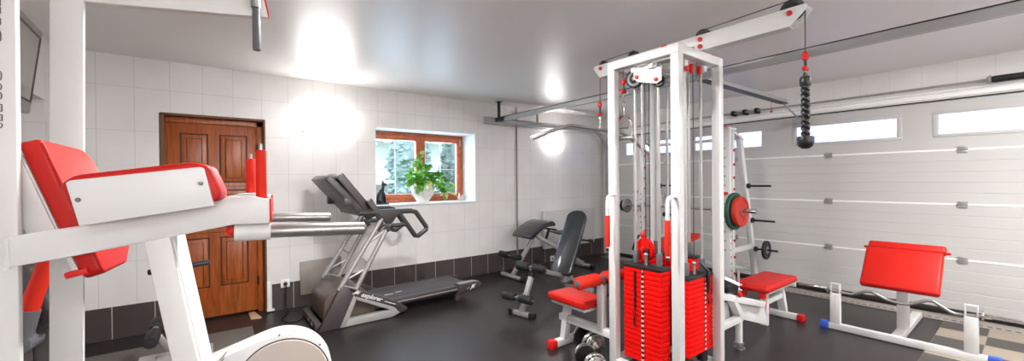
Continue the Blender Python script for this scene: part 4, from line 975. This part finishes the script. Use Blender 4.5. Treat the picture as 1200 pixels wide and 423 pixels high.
# ------------------------------------------------------------------ treadmill
t = thing('treadmill', 'dark grey treadmill with truss uprights and angled console against the tiled wall', 'treadmill', (1.65, 4.37, 0))
YN, YF = 4.03, 4.68
for (y, s_) in ((YN, 1), (YF + .0, -1)):
    ya, yb = (y, y + .05)
    outer = [(.80, .004), (1.0, .392), (1.06, .385), (1.42, .225), (1.62, .105), (1.665, .075), (1.66, .045), (1.60, .030), (1.10, .004)]
    # side panel = dark top + sloping arm (three pieces around the triangular hole)
    sp2 = MB()
    sp2.prism([(x, ya, z) for x, z in ((.80, .004), (1.0, .392), (1.06, .388), (1.14, .34), (1.035, .004))], (0, .05, 0), .006)
    sp2.prism([(x, ya, z) for x, z in ((1.055, .39), (1.42, .225), (1.62, .108), (1.665, .075), (1.655, .045), (1.58, .03), (1.50, .085), (1.16, .262), (1.13, .285))], (0, .05, 0), .006)
    pn = build('side_panel', sp2, 'tmill', t)
    tr = MB()
    tr.prism([(x, ya - .004, z) for x, z in ((.99, .006), (1.118, .292), (1.155, .275), (1.075, .075), (1.035, .006))], (0, .058, 0), .003)
    tr.prism([(x, ya - .004, z) for x, z in ((1.118, .292), (1.52, .105), (1.555, .07), (1.48, .082), (1.15, .245))], (0, .058, 0), .003)
    tr.prism([(x, ya - .004, z) for x, z in ((1.02, .006), (1.075, .075), (1.48, .082), (1.54, .075), (1.585, .035), (1.50, .006))], (0, .058, 0), .003)
    build('panel_trim', tr, 'tmill_grey', pn)
    if y == YN:
        tx = MB(); dirv = Vector((1.42 - 1.08, 0, .215 - .365)); up_ = Vector((dirv.z * -1, 0, dirv.x))
        c0 = Vector((1.29, ya - .0015, .248))
        text_mesh(tx, 'explorer', .062, frame_mtx(c0, dirv, up_), .001, shear=.4, bold=.001)
        text_mesh(tx, 'JK', .05, frame_mtx(c0 - dirv.normalized() * .155 + Vector((0, 0, .008)), dirv, up_), .001, shear=.5, bold=.001)
        text_mesh(tx, 'power  line', .024, frame_mtx(c0 + dirv.normalized() * .20 + Vector((0, 0, -.004)), dirv, up_), .001, shear=.4) if False else None
        tx.beam(c0 - dirv.normalized() * .20 + Vector((0, -.001, -.004)), c0 - dirv.normalized() * .12 + Vector((0, -.001, .012)), .001, .004, bev=0)
        tx.beam(c0 + dirv.normalized() * .145 + Vector((0, -.001, -.008)), c0 + dirv.normalized() * .27 + Vector((0, -.001, -.010)), .001, .007, bev=0)
        build('panel_lettering', tx, 'sticker', pn)
    yc = y + .025
    tb = lambda p_, q, r_=.023: build('upright_tube', MB().cyl((p_[0], yc, p_[1]), (q[0], yc, q[1]), r_, 14), 'silver', t)
    tb((.99, .36), (1.43, 1.05)); tb((1.13, .31), (1.52, 1.02))
    br = MB()
    L0 = lambda k: Vector((.99 + (.44) * k, yc, .36 + .69 * k)); L1 = lambda k: Vector((1.13 + .39 * k, yc, .31 + .71 * k))
    for (k0, k1) in ((.02, .04), (.36, .30), (.70, .0)): pass
    br.cyl(L0(.06), L1(.05), .012, 10).cyl(L0(.12), L1(.32), .011, 10).cyl(L0(.44), L1(.38), .011, 10).cyl(L0(.60), L1(.84), .011, 10)
    br.cyl(L0(.88), L1(.90), .012, 10)
    build('truss_brace', br, 'silver', t)
    # handrail loop
    hl = MB()
    yy = yc
    hl.tube([(1.18, yy, 1.09), (1.30, yy, 1.085), (1.45, yy, 1.09), (1.72, yy, 1.085), (1.78, yy, 1.07), (1.90, yy, .90), (1.90, yy, .875), (1.80, yy, .81), (1.77, yy, .815), (1.60, yy, 1.06), (1.58, yy, 1.08)], .026, 12)
    hl.tube([(1.68, yy, .945), (1.45, yy, .945), (1.42, yy, .92)], .023, 12)
    build('handrail', hl, 'tmill_dark', t)
    build('rail_bracket', MB().prism([(1.36, yy - .03, 1.095), (1.60, yy - .03, 1.095), (1.52, yy - .03, .98), (1.47, yy - .03, .95)], (0, .06, 0), .008).prism([(1.42, yy - .035, .97), (1.47, yy - .035, .97), (1.50, yy - .035, .90), (1.46, yy - .035, .88)], (0, .07, 0), .006), 'tmill_dark', t)
    build('console_arm', MB().beam((1.40, yc, 1.02), (1.28, yc, 1.22), .045, .06, up=(1, 0, .5), bev=.008).beam((1.43, yc, 1.05), (1.36, yc, .90), .035, .05, up=(1, 0, .5), bev=.008), 'tmill_dark', t)
build('console_base', MB().prism([(.93, YN + .03, 1.47), (.88, YN + .03, 1.425), (1.20, YN + .03, 1.055), (1.28, YN + .03, 1.08)], (0, .66, 0), .012, 3), 'tmill_dark', t)
cn = build('console_panel', MB().prism([(1.05, YN + .07, 1.49), (.99, YN + .07, 1.44), (1.26, YN + .07, 1.10), (1.33, YN + .07, 1.14)], (0, .56, 0), .012, 3), 'tmill', t)
build('display', MB().prism([(1.092, YN + .17, 1.4375), (1.092, YN + .52, 1.4375), (1.246, YN + .52, 1.245), (1.246, YN + .17, 1.245)], (.003, 0, .003), .001), 'blackpad', cn)
for y in (YN, YF - .02): build('speaker_box', MB().bx(1.04, 1.12, y, y + .07, 1.16, 1.24, .012), 'tmill_dark', cn)
build('cross_bar', MB().cyl((1.33, YN + .05, 1.06), (1.33, YF, 1.06), .022, 14), 'tmill_dark', t)
build('base_bar', MB().bx(.78, .84, YN + .045, YF + .005, .006, .075, .006).bx(1.10, 1.14, YN + .045, YF + .005, .02, .07, .004), 'tmill', t)
for y in (4.18, 4.34): build('warning_sticker', MB().bx(.779, .78, y, y + .07, .03, .055), 'sticker', t)
hp = []
for k in range(0, 13):
    a = PI * k / 12; hp.append((1.08 - .215 * math.cos(a), .23 + .135 * math.sin(a)))
build('motor_hood', MB().prism([(x, YN + .07, z) for x, z in [(.86, .06), *hp, (1.36, .14), (1.36, .06)]], (0, .58, 0), .02, 3), 'hood', t)
build('deck', MB().bx(1.30, 2.36, YN + .10, YF - .06, .075, .135, .006), 'black', t)
build('running_belt', MB().prism([(1.40, YN + .13, .137), (1.40, YN + .13, .152), (2.46, YN + .13, .168), (2.54, YN + .13, .150), (2.54, YN + .13, .10), (2.46, YN + .13, .09)], (0, YF - .045 - YN - .13 + .0, 0), .006), 'belt', t)
for y in (YN + .06, YF - .045):
    rr_ = build('side_rail', MB().prism([(1.35, y, .10), (1.35, y, .160), (2.40, y, .178 if y < 4.3 else .168), (2.40, y, .115)], (0, .065 if y < 4.3 else .035, 0), .008), 'tmill', t)
    ys_ = y - .004 if y < 4.3 else y + .032
    build('rail_stripe', MB().beam((1.50, ys_ + .003, .128), (2.36, ys_ + .003, .142), .006, .012, bev=.001), 'silver', rr_)
    ec = build('rear_end_cap', MB().prism([(2.30, y - .02, .09), (2.30, y - .02, .195 if y < 4.3 else .170), (2.52, y - .02, .20 if y < 4.3 else .172), (2.62, y - .02, .175 if y < 4.3 else .15), (2.63, y - .02, .13), (2.58, y - .02, .10)], (0, .10 if y < 4.3 else .055, 0), .014, 3), 'tmill', t)
    if y < 4.3: build('cap_top', MB().prism([(2.33, y - .012, .196), (2.53, y - .012, .201), (2.595, y - .012, .186), (2.595, y + .07, .186), (2.53, y + .07, .201), (2.33, y + .07, .196)], (0, 0, .002), 0), 'tmill_grey', ec)
    if y < 4.3:
        tx = MB(); text_mesh(tx, 'JK', .055, frame_mtx((2.49, y - .0215, .145), (1, 0, .04), (0, 0, 1)), .001, shear=.6, bold=.002)
        tx.beam((2.415, y - .022, .128), (2.45, y - .022, .145), .001, .005, bev=0); build('cap_lettering', tx, 'sticker', ec)
    build('rear_foot', MB().prism([(2.30, y, .10), (2.40, y, .10), (2.35, y, .0), (2.28, y, .0)], (0, .06, 0), .008), 'tmill', t)
build('deck_marking', MB().bx(1.53, 1.63, YN + .3, YN + .32, .1545, .1555).bx(1.66, 1.74, YN + .33, YN + .35, .1565, .1575), 'sticker', t)

# ------------------------------------------------------------------ dip station in the left foreground
AZ = R(98) ; FRZ = Matrix.Rotation(R(90 - 98), 4, 'Z')          # the machine stands turned 8 degrees from the wall
t = thing('dip_station', 'large white dip and pull-up station with red back pad, padded arms and steel handles, left', 'dip station', FRZ @ Vector((-.35, 1.6, 0)), 0)
ROOTM[t.name] = t.matrix_world.copy()
FR.append(FRZ)
# uprights (near one carries outlined letters)
up1 = build('upright', MB().prism([(-.560, 1.392, 0), (-.652, 1.392, 0), (-.652, 1.412, 0), (-.560, 1.412, 0)], (.008, 0, 2.3), .004), 'white', t)
def osh(mb, z0, z1, x0, x1, rnd):
    h_ = .0016; y = 1.3905; rr = min(.008, (z1 - z0) / 2 * .95) if rnd else .0005
    for (ins, _) in ((0, 0),):
        pts = [(x0, z0), (x0, z1)]
        for k in range(0, 5):
            a = PI / 2 - (PI / 2) * k / 4; pts.append((x1 - rr + rr * math.cos(a), z1 - rr + rr * math.sin(a)))
        for k in range(0, 5):
            a = -(PI / 2) * k / 4; pts.append((x1 - rr + rr * math.cos(a), z0 + rr + rr * math.sin(a)))
        mb.tube([(p_[0], y, p_[1]) for p_ in pts], .0011, 5, closed=True)
    return mb
om = MB()
for (ya, yb, rnd) in ((0, 8, 0), (10, 17, 0), (23, 30, 0), (36, 51, 1), (83, 96, 1), (98, 107, 1), (108, 118, 1), (123, 131, 0), (135, 142, 0), (144, 151, 1)):
    za, zb_ = 1.8295 - yb * .00199, 1.8295 - ya * .00199
    osh(om, za, zb_, -.605, -.5775, rnd); osh(om, za + .004, zb_ - .004, -.601, -.5825, rnd)
build('outlined_lettering', om, 'outline', up1)
build('upright', MB().prism([(-.668, 1.80, 0), (-.591, 1.80, 0), (-.591, 1.815, 0), (-.668, 1.815, 0)], (.027, 0, 2.25), .003), 'white', t)
build('upper_beam', MB().prism([(-.575, 1.80, 1.986), (-.058, 1.80, 2.032), (-.072, 1.80, 2.10), (-.575, 1.80, 2.055)], (0, .03, 0), .002), 'white', t)
build('beam_end_cap', MB().prism([(-.057, 1.798, 2.030), (-.053, 1.798, 2.034), (-.068, 1.798, 2.104), (-.073, 1.798, 2.102)], (0, .034, 0), .0005), 'redcap', t)
build('pull_up_grip', MB().cyl((-.097, 1.79, 2.10), (-.097, 1.79, 2.03), .013, 14).cyl((-.097, 1.79, 2.03), (-.096, 1.79, 1.896), .014, 16, bev=.004), 'collar', t)
build('pull_up_grip', MB().cyl((-.098, 1.785, 2.125), (-.098, 1.785, 2.055), .016, 14), 'steel', t)
build('base', MB().beam((-.60, 1.35, .035), (-.60, 1.88, .035), .07, .07).beam((-.60, 1.40, .035), (.10, 1.40, .035), .06, .06).beam((-.60, 1.82, .035), (.10, 1.82, .035), .06, .06), 'white', t)
# near arm
def arm(y0, dz, dx):
    a_ = MB()
    prof = [(-.536, 1.216), (-.432, 1.2315), (-.128, 1.2855), (-.045, 1.284), (-.045, 1.350), (-.080, 1.360), (-.130, 1.360), (-.430, 1.298), (-.536, 1.283)]
    a_.prism([(x + dx, y0, z + dz) for x, z in prof], (0, .07, 0), .004)
    return a_
build('arm_tube', arm(1.30, 0, 0), 'white', t)
build('weld_seam', MB().tube([(-.5365, 1.302, 1.212 + k * .0074) for k in range(10)], [.0045 if k % 2 else .006 for k in range(10)], 8), 'white', t)
build('arm_tube', arm(1.745, 0, -.01), 'white', t)
build('arm_end_cap', MB().bx(-.046, -.040, 1.303, 1.367, 1.288, 1.352, .001), 'redcap', t)
build('arm_end_cap', MB().bx(-.056, -.050, 1.748, 1.812, 1.288, 1.352, .001), 'redcap', t)
for (v, x0, x1, z0, z1, r_) in ((1.34, -.125, .211, 1.261, 1.251, .0195), (1.80, -.14, .151, 1.266, 1.2545, .0175)):
    h2 = build('dip_handle', MB().cyl((x0, v, z0), (x1, v, z1), r_, 24, bev=.004), 'steel', t)
    build('handle_socket', MB().cyl((x0 - .004, v, z0), (-.044 if v < 1.5 else -.056, v, z0 - .002), .0245, 20), 'white', t)
    build('clamp_knob', MB().ball((x0 - .012, v, z0 + .004), .0155), 'redcap', h2)
for (v, x, z0, z1, r_) in ((1.34, -.0655, 1.35, 1.49, .0135), (1.79, -.120, 1.345, 1.488, .0165)):
    g_ = build('vertical_grip', MB().cyl((x, v, z0), (x, v, z1), r_, 20, bev=.003), 'redfoam', t)
    build('grip_core', MB().cyl((x, v, z1 - .01), (x, v, z1 + .018), .005, 10).bx(x - .02, x + .02, v - .02, v + .02, z0 - .012, z0 + .002, .002), 'steel', g_)
# arm rest: red cushion with white end board
def rest(y0, dz, board, dx=0):
    FR.append(FR[-1] @ Matrix.Translation((dx, 0, 0)))
    c_ = build('arm_cushion', MB().prism([(-.430, y0 + .010, 1.398 + dz), (-.405, y0 + .010, 1.418 + dz), (-.20, y0 + .010, 1.450 + dz), (-.168, y0 + .010, 1.440 + dz), (-.143, y0 + .010, 1.375 + dz), (-.148, y0 + .010, 1.352 + dz), (-.168, y0 + .010, 1.352 + dz), (-.385, y0 + .010, 1.318 + dz), (-.412, y0 + .010, 1.335 + dz)], (0, .12, 0), .016, 4), 'red', t)
    e_ = build('end_board', MB().prism([(-.415, y0, 1.401 + dz), (-.408, y0, 1.406 + dz), (-.185, y0, 1.437 + dz), (-.178, y0, 1.434 + dz), (-.158, y0, 1.342 + dz), (-.395, y0, 1.307 + dz)], (0, .012, 0), .002), 'white', c_)
    for (x, z) in ((-.396, 1.364), (-.184, 1.397)): build('screw', MB().lathe([(0, -.003), (.0035, -.003), (.005, 0), (.005, .001)], (x, y0 - .0005, z + dz), (0, 1, 0), 14), 'screw', e_)
    FR.pop()
rest(1.213, 0, True)
rest(1.77, -.03, False, -.13)
# back pad: reclined, with seam
q0, q1 = Vector((-.530, 0, 1.512)), Vector((-.418, 0, 1.165)); bd = (q1 - q0).normalized(); bn = Vector((bd.z, 0, -bd.x))
if bn.x > 0: bn = -bn
Lb = (q1 - q0).length
rad = .07; pts = [(1.425, 0), (1.635, .01)]
for k in range(1, 6): a = R(90 - 18 * k); pts.append((1.635 + .065 * math.cos(a), .075 - .065 * math.sin(a)))
pts += [(1.70, Lb - .10), (1.685, Lb - .045), (1.60, Lb), (1.44, Lb), (1.425, Lb - .01)]
build('back_pad', MB().prism([tuple(q0 + bd * s_ + Vector((0, v, 0))) for (v, s_) in pts], tuple(bn * .042), .010, 4), 'red', t)
sm = MB().tube([tuple(q0 + bd * s_ - bn * .0 + Vector((0, 1.427, 0))) for s_ in (.012, .1, .2, .3, Lb - .012)], .0028, 8)
build('pad_piping', sm, 'red', t)
build('pad_board', MB().prism([tuple(q0 + bd * s_ + bn * .043 + Vector((0, v, 0))) for (v, s_) in ((1.43, .03), (1.68, .05), (1.68, Lb - .06), (1.43, Lb - .03))], tuple(bn * .012), .002), 'white', t)
build('pad_bracket', MB().beam(tuple(q0 + bd * .04 + bn * .072 + Vector((0, 1.45, 0))), tuple(q0 + bd * (Lb - .10) + bn * .072 + Vector((0, 1.45, 0))), .05, .050, up=tuple(bn), bev=.003).beam(tuple(q0 + bd * .1 + bn * .07 + Vector((0, 1.46, 0))), (-.62, 1.46, 1.44), .04, .04), 'white', t)
build('lower_tab', MB().beam(tuple(q1 + bn * .03 + Vector((0, 1.43, .022))), tuple(q1 + bn * .075 + Vector((0, 1.43, .026))), .03, .016), 'redcap', t)
build('cross_tube', MB().beam((-.60, 1.41, 1.26), (-.60, 1.80, 1.26), .04, .04), 'white', t)
# sloping leg pairs under the arms
build('support_leg', MB().prism([(-.312, 1.302, 1.262), (-.262, 1.302, 1.270), (-.058, 1.302, .03), (-.112, 1.302, .03)], (0, .022, 0), .004), 'white', t)
build('leg_cover', MB().prism([(-.312, 1.330, 1.262), (-.260, 1.330, 1.270), (-.056, 1.330, .03), (-.112, 1.330, .03)], (0, .13, 0), .006), 'white', t)
build('pivot_rod', MB().cyl((-.345, 1.48, 1.148), (-.205, 1.48, 1.163), .008, 14, bev=.002), 'black', t)
FR.pop()

# ------------------------------------------------------------------ exercise bike behind the dip station
FR.append(FRZ)
t = thing('exercise_bike', 'white exercise bike with round flywheel cover and beige disc, bottom left', 'exercise bike', (-.35, 2.55, 0)); ROOTM[t.name] = FRZ @ Matrix.Translation((-.35, 2.55, 0))
C1, r1, C2, r2 = (-.04, .335), .252, (-.76, .24), .13
dx, dz = C2[0] - C1[0], C2[1] - C1[1]; dist = math.hypot(dx, dz); base_a = math.atan2(dz, dx); off = math.acos((r1 - r2) / dist)
hull = []
a_s, a_e = base_a + off, base_a - off + 2 * PI
n_ = 28
# big circle arc (the side away from C2)
for k in range(n_ + 1):
    a = (base_a + off) + (2 * PI - 2 * off) * k / n_; hull.append((C1[0] + r1 * math.cos(a), C1[1] + r1 * math.sin(a)))
for k in range(12 + 1):
    a = (base_a - off) + (2 * off) * k / 12; hull.append((C2[0] + r2 * math.cos(a), C2[1] + r2 * math.sin(a)))
build('flywheel_cover', MB().prism([(x, 2.50, z) for x, z in hull], (0, .13, 0), .018, 4), 'white', t)
disc = build('cover_disc', MB().lathe([(0, -.004), (.216, -.004), (.221, 0), (.221, .01)], (C1[0] + .012, 2.498, C1[1] - .012), (0, 1, 0), 48), 'beige', t)
build('disc_gap', MB().tube([(C1[0] + .012 + .2245 * math.cos(a), 2.499, C1[1] - .012 + .2245 * math.sin(a)) for a in [2 * PI * k / 60 for k in range(60)]], .003, 6, closed=True), 'rubber_seal', disc)
for a in (92, 38, 146): build('cover_screw', MB().cyl((C1[0] + .240 * math.cos(R(a)), 2.4985, C1[1] + .240 * math.sin(R(a))), (C1[0] + .240 * math.cos(R(a)), 2.505, C1[1] + .240 * math.sin(R(a))), .005, 12), 'screw', t)
vn = MB()
for k in range(3): vn.tube([(-.31 - .012 * k, 2.4985, .50 - .03 * k + .0), (-.28 - .012 * k, 2.4985, .535 - .03 * k)], .002, 6)
build('cover_vent', vn, 'rubber_seal', t)
for x in (.05, -.85): build('floor_bar', MB().cyl((x, 2.36, .035), (x, 2.78, .035), .032, 16, bev=.008), 'silver', t)
build('frame', MB().beam((-.90, 2.565, .06), (.10, 2.565, .06), .05, .06), 'silver', t)
build('crank', MB().cyl((-.80, 2.46, .30), (-.80, 2.68, .30), .018, 14).beam((-.80, 2.47, .30), (-.68, 2.47, .18), .012, .025).bx(-.72, -.64, 2.38, 2.46, .165, .19, .006), 'trackdark', t)
FR.pop()

# grey machine squeezed behind the uprights, far left
FR.append(FRZ)
t = thing('elliptical_trainer', 'dark grey elliptical trainer with red foam arm between the white uprights', 'elliptical trainer', (-.75, 2.35, 0)); ROOTM[t.name] = FRZ @ Matrix.Translation((-.75, 2.35, 0))
build('body_shell', MB().prism([(x, 2.22, z) for x, z in ((-.93, .12), (-.95, .55), (-.94, .95), (-.89, 1.12), (-.83, 1.10), (-.79, .90), (-.775, .45), (-.77, .12))], (0, .10, 0), .03, 4), 'tmill_dark', t)
build('swing_arm', MB().tube([(-.775, 2.14, 1.30), (-.772, 2.14, 1.18), (-.785, 2.14, 1.10), (-.815, 2.14, .99), (-.835, 2.14, .915), (-.845, 2.14, .86)], .015, 14), 'silver', t)
build('foam_sleeve', MB().tube([(-.768, 2.14, 1.20), (-.776, 2.14, 1.14), (-.79, 2.14, 1.08), (-.814, 2.14, 1.00), (-.830, 2.14, .935)], .026, 18), 'redfoam', t)
build('arm_socket', MB().tube([(-.830, 2.14, .94), (-.845, 2.14, .865), (-.86, 2.14, .80)], [.031, .030, .026], 16).cyl((-.86, 2.12, .82), (-.86, 2.24, .82), .042, 20, bev=.008), 'collar', t)
build('joint_link', MB().beam((-.86, 2.20, .83), (-.79, 2.20, .90), .03, .045).cyl((-.79, 2.17, .90), (-.79, 2.24, .90), .03, 18, bev=.006), 'tmill', t)
build('stem', MB().cyl((-.87, 2.20, .80), (-.86, 2.24, .14), .022, 14), 'tmill', t)
build('wrapped_foil', MB().lathe([(.03, 0), (.06, .04), (.05, .12), (.065, .2), (.045, .28), (.03, .30)], (-.87, 2.12, .45), n=14), 'foil', t)
build('floor_frame', MB().beam((-1.0, 2.27, .08), (-.76, 2.27, .08), .08, .12).cyl((-.97, 2.08, .035), (-.97, 2.34, .035), .032, 14).cyl((-.80, 2.08, .035), (-.80, 2.34, .035), .032, 14), 'black', t)
FR.pop()

t = thing('roller_bench', 'grey steel bench with black foam leg rollers beside the exercise bike', 'bench', (-.18, 3.75, 0))
build('roller_axle', MB().cyl((-.316, 3.66, .328), (-.316, 4.10, .328), .020, 14), 'silver', t)
build('foam_roller', MB().tube([(-.318, 3.62, .325), (-.318, 3.63, .325), (-.316, 3.83, .325), (-.316, 3.84, .325)], [.035, .042, .042, .035], 22), 'blackfoam', t)
build('roller_bore', MB().cyl((-.318, 3.6185, .325), (-.318, 3.622, .325), .014, 14), 'rubber_seal', t)
build('foam_roller', MB().cyl((-.315, 3.94, .33), (-.315, 4.13, .33), .042, 22, bev=.008), 'blackfoam', t)
build('bench_plate', MB().bx(-.37, .02, 3.36, 3.60, .235, .25, .003), 'silver', t)
for (x, y) in ((-.27, 3.50), (-.20, 3.53)): build('plate_bolt', MB().cyl((x, y, .25), (x, y, .262), .013, 12), 'steel', t)
build('roller_arm', MB().beam((-.315, 3.89, .33), (-.20, 3.89, .10), .035, .035).beam((-.20, 3.90, .06), (-.20, 3.42, .06), .05, .05), 'silver', t)
for (x, y) in ((-.34, 3.40), (-.01, 3.40), (-.34, 3.57), (-.01, 3.57)): build('leg', MB().bx(x - .018, x + .018, y - .018, y + .018, 0, .236, .003), 'silver', t)
build('foot', MB().beam((-.42, 3.90, .03), (.0, 3.90, .03), .05, .05), 'silver', t)

# ------------------------------------------------------------------ television on the left wall
t = thing('television', 'flat grey television tilted downwards on a bracket, high on the left wall', 'television', (-.85, 2.95, 1.98))
tl = Vector((-.705, 3.29, 2.228)); bl = Vector((-.775, 3.37, 1.785)); dirn = Vector((.03, -.78, 0)).normalized()
Wt = .74
tr_, br_ = tl + dirn * Wt, bl + dirn * Wt
nrm = (tr_ - tl).cross(bl - tl).normalized()
if nrm.x < 0: nrm = -nrm
upv = (tl - bl).normalized()
build('casing', MB().prism([tl, tr_, br_, bl], -nrm * .06, .012, 3), 'tvbezel', t)
def ins(p_, a, b_): return p_ + dirn * a + upv * b_ + nrm * .001
build('screen', MB().prism([ins(tl, .05, -.05), ins(tr_, -.05, -.05), ins(br_, -.05, .07), ins(bl, .05, .07)], nrm * .002), 'tvscreen', t)
eg = MB()
for (p_, q) in ((ins(tl, .045, -.045), ins(tr_, -.045, -.045)), (ins(tl, .045, -.045), ins(bl, .045, .065)), (ins(bl, .045, .065), ins(br_, -.045, .065))): eg.beam(p_, q, .008, .010, up=tuple(nrm), bev=0)
build('screen_rim', eg, 'black', t)
mid = (tl + br_) / 2 - nrm * .06
build('wall_bracket', MB().beam(mid, (LEFT_X + .01, mid.y, mid.z + .03), .05, .08).bx(LEFT_X, LEFT_X + .02, mid.y - .12, mid.y + .12, mid.z - .12, mid.z + .15, .003), 'trackdark', t)

# ------------------------------------------------------------------ light and camera
wd = bpy.data.worlds.new('daylight'); sc.world = wd; wd.use_nodes = True
nt = wd.node_tree; bg = nt.nodes['Background']
sky = nt.nodes.new('ShaderNodeTexSky'); sky.sky_type = 'HOSEK_WILKIE'; sky.turbidity = 5; sky.ground_albedo = .4
sky.sun_direction = Vector((.3, -.5, .8)).normalized()
mixc = nt.nodes.new('ShaderNodeMix'); mixc.data_type = 'RGBA'; mixc.inputs[0].default_value = .75
nt.links.new(sky.outputs[0], mixc.inputs[6]); mixc.inputs[7].default_value = (.82, .9, 1.0, 1)
nt.links.new(mixc.outputs[2], bg.inputs['Color']); bg.inputs['Strength'].default_value = 2.3

def area(name, loc, rot, sx, sy, power, col=(1, 1, 1)):
    l = bpy.data.lights.new(name, 'AREA'); l.shape = 'RECTANGLE'; l.size = sx; l.size_y = sy; l.energy = power; l.color = col
    o = bpy.data.objects.new(name, l); COL.objects.link(o); o.location = loc; o.rotation_euler = rot; return o
# fill panels added on the ceiling out of view, to brighten the room
def fill_panel(x, y, power, label):
    t = thing('added_fill_panel', label, 'lamp', (x, y, ROOM_H), 0, 'added ceiling fill panels')
    build('panel_frame', MB().bx(x - .16, x + .16, y - .16, y + .16, ROOM_H - .03, ROOM_H, .004), 'white', t)
    o = area('added_fill_light', (x, y, ROOM_H - .035), (0, 0, 0), .3, .3, power, (1, .99, .985)); return t
fill_panel(1.05, 2.0, 42, 'unseen fill panel added on the ceiling between the dip station and the treadmill')
fill_panel(4.2, -.4, 38, 'unseen fill panel added on the ceiling out in front of the garage door')
fill_panel(.3, -1.9, 15, 'unseen fill panel added on the ceiling farthest behind the camera')

area('window_daylight', (2.42, BACK_Y + .52, 1.62), (R(90), 0, R(180)), 1.3, .85, 11, (.66, .80, 1))

cam = bpy.data.cameras.new('camera'); co = bpy.data.objects.new('camera', cam); COL.objects.link(co); sc.camera = co
F_PX, YAW, PITCH, ROLL, PPY = 469.39, 0.65001, -0.0059628, 0.0086313, 214.42
fw = Vector((math.sin(YAW) * math.cos(PITCH), math.cos(YAW) * math.cos(PITCH), math.sin(PITCH)))
r0 = Vector((math.cos(YAW), -math.sin(YAW), 0)); u0 = r0.cross(fw)
rv_ = r0 * math.cos(ROLL) - u0 * math.sin(ROLL); uv_ = u0 * math.cos(ROLL) + r0 * math.sin(ROLL)
mw = Matrix((rv_, uv_, -fw)).transposed().to_4x4(); mw.translation = Vector((0, 0, 1.3975))
co.matrix_world = mw
cam.sensor_width = 36; cam.lens = F_PX / 1200 * 36; cam.shift_y = (PPY - 211.5) / 1200; cam.clip_start = .02; cam.clip_end = 100
vs = sc.view_settings; vs.view_transform = 'Standard'; vs.look = 'None'; vs.gamma = 1; vs.use_curve_mapping = False; vs.exposure = 1.37
sc.cycles.use_denoising = True
sc.cycles.max_bounces = 8
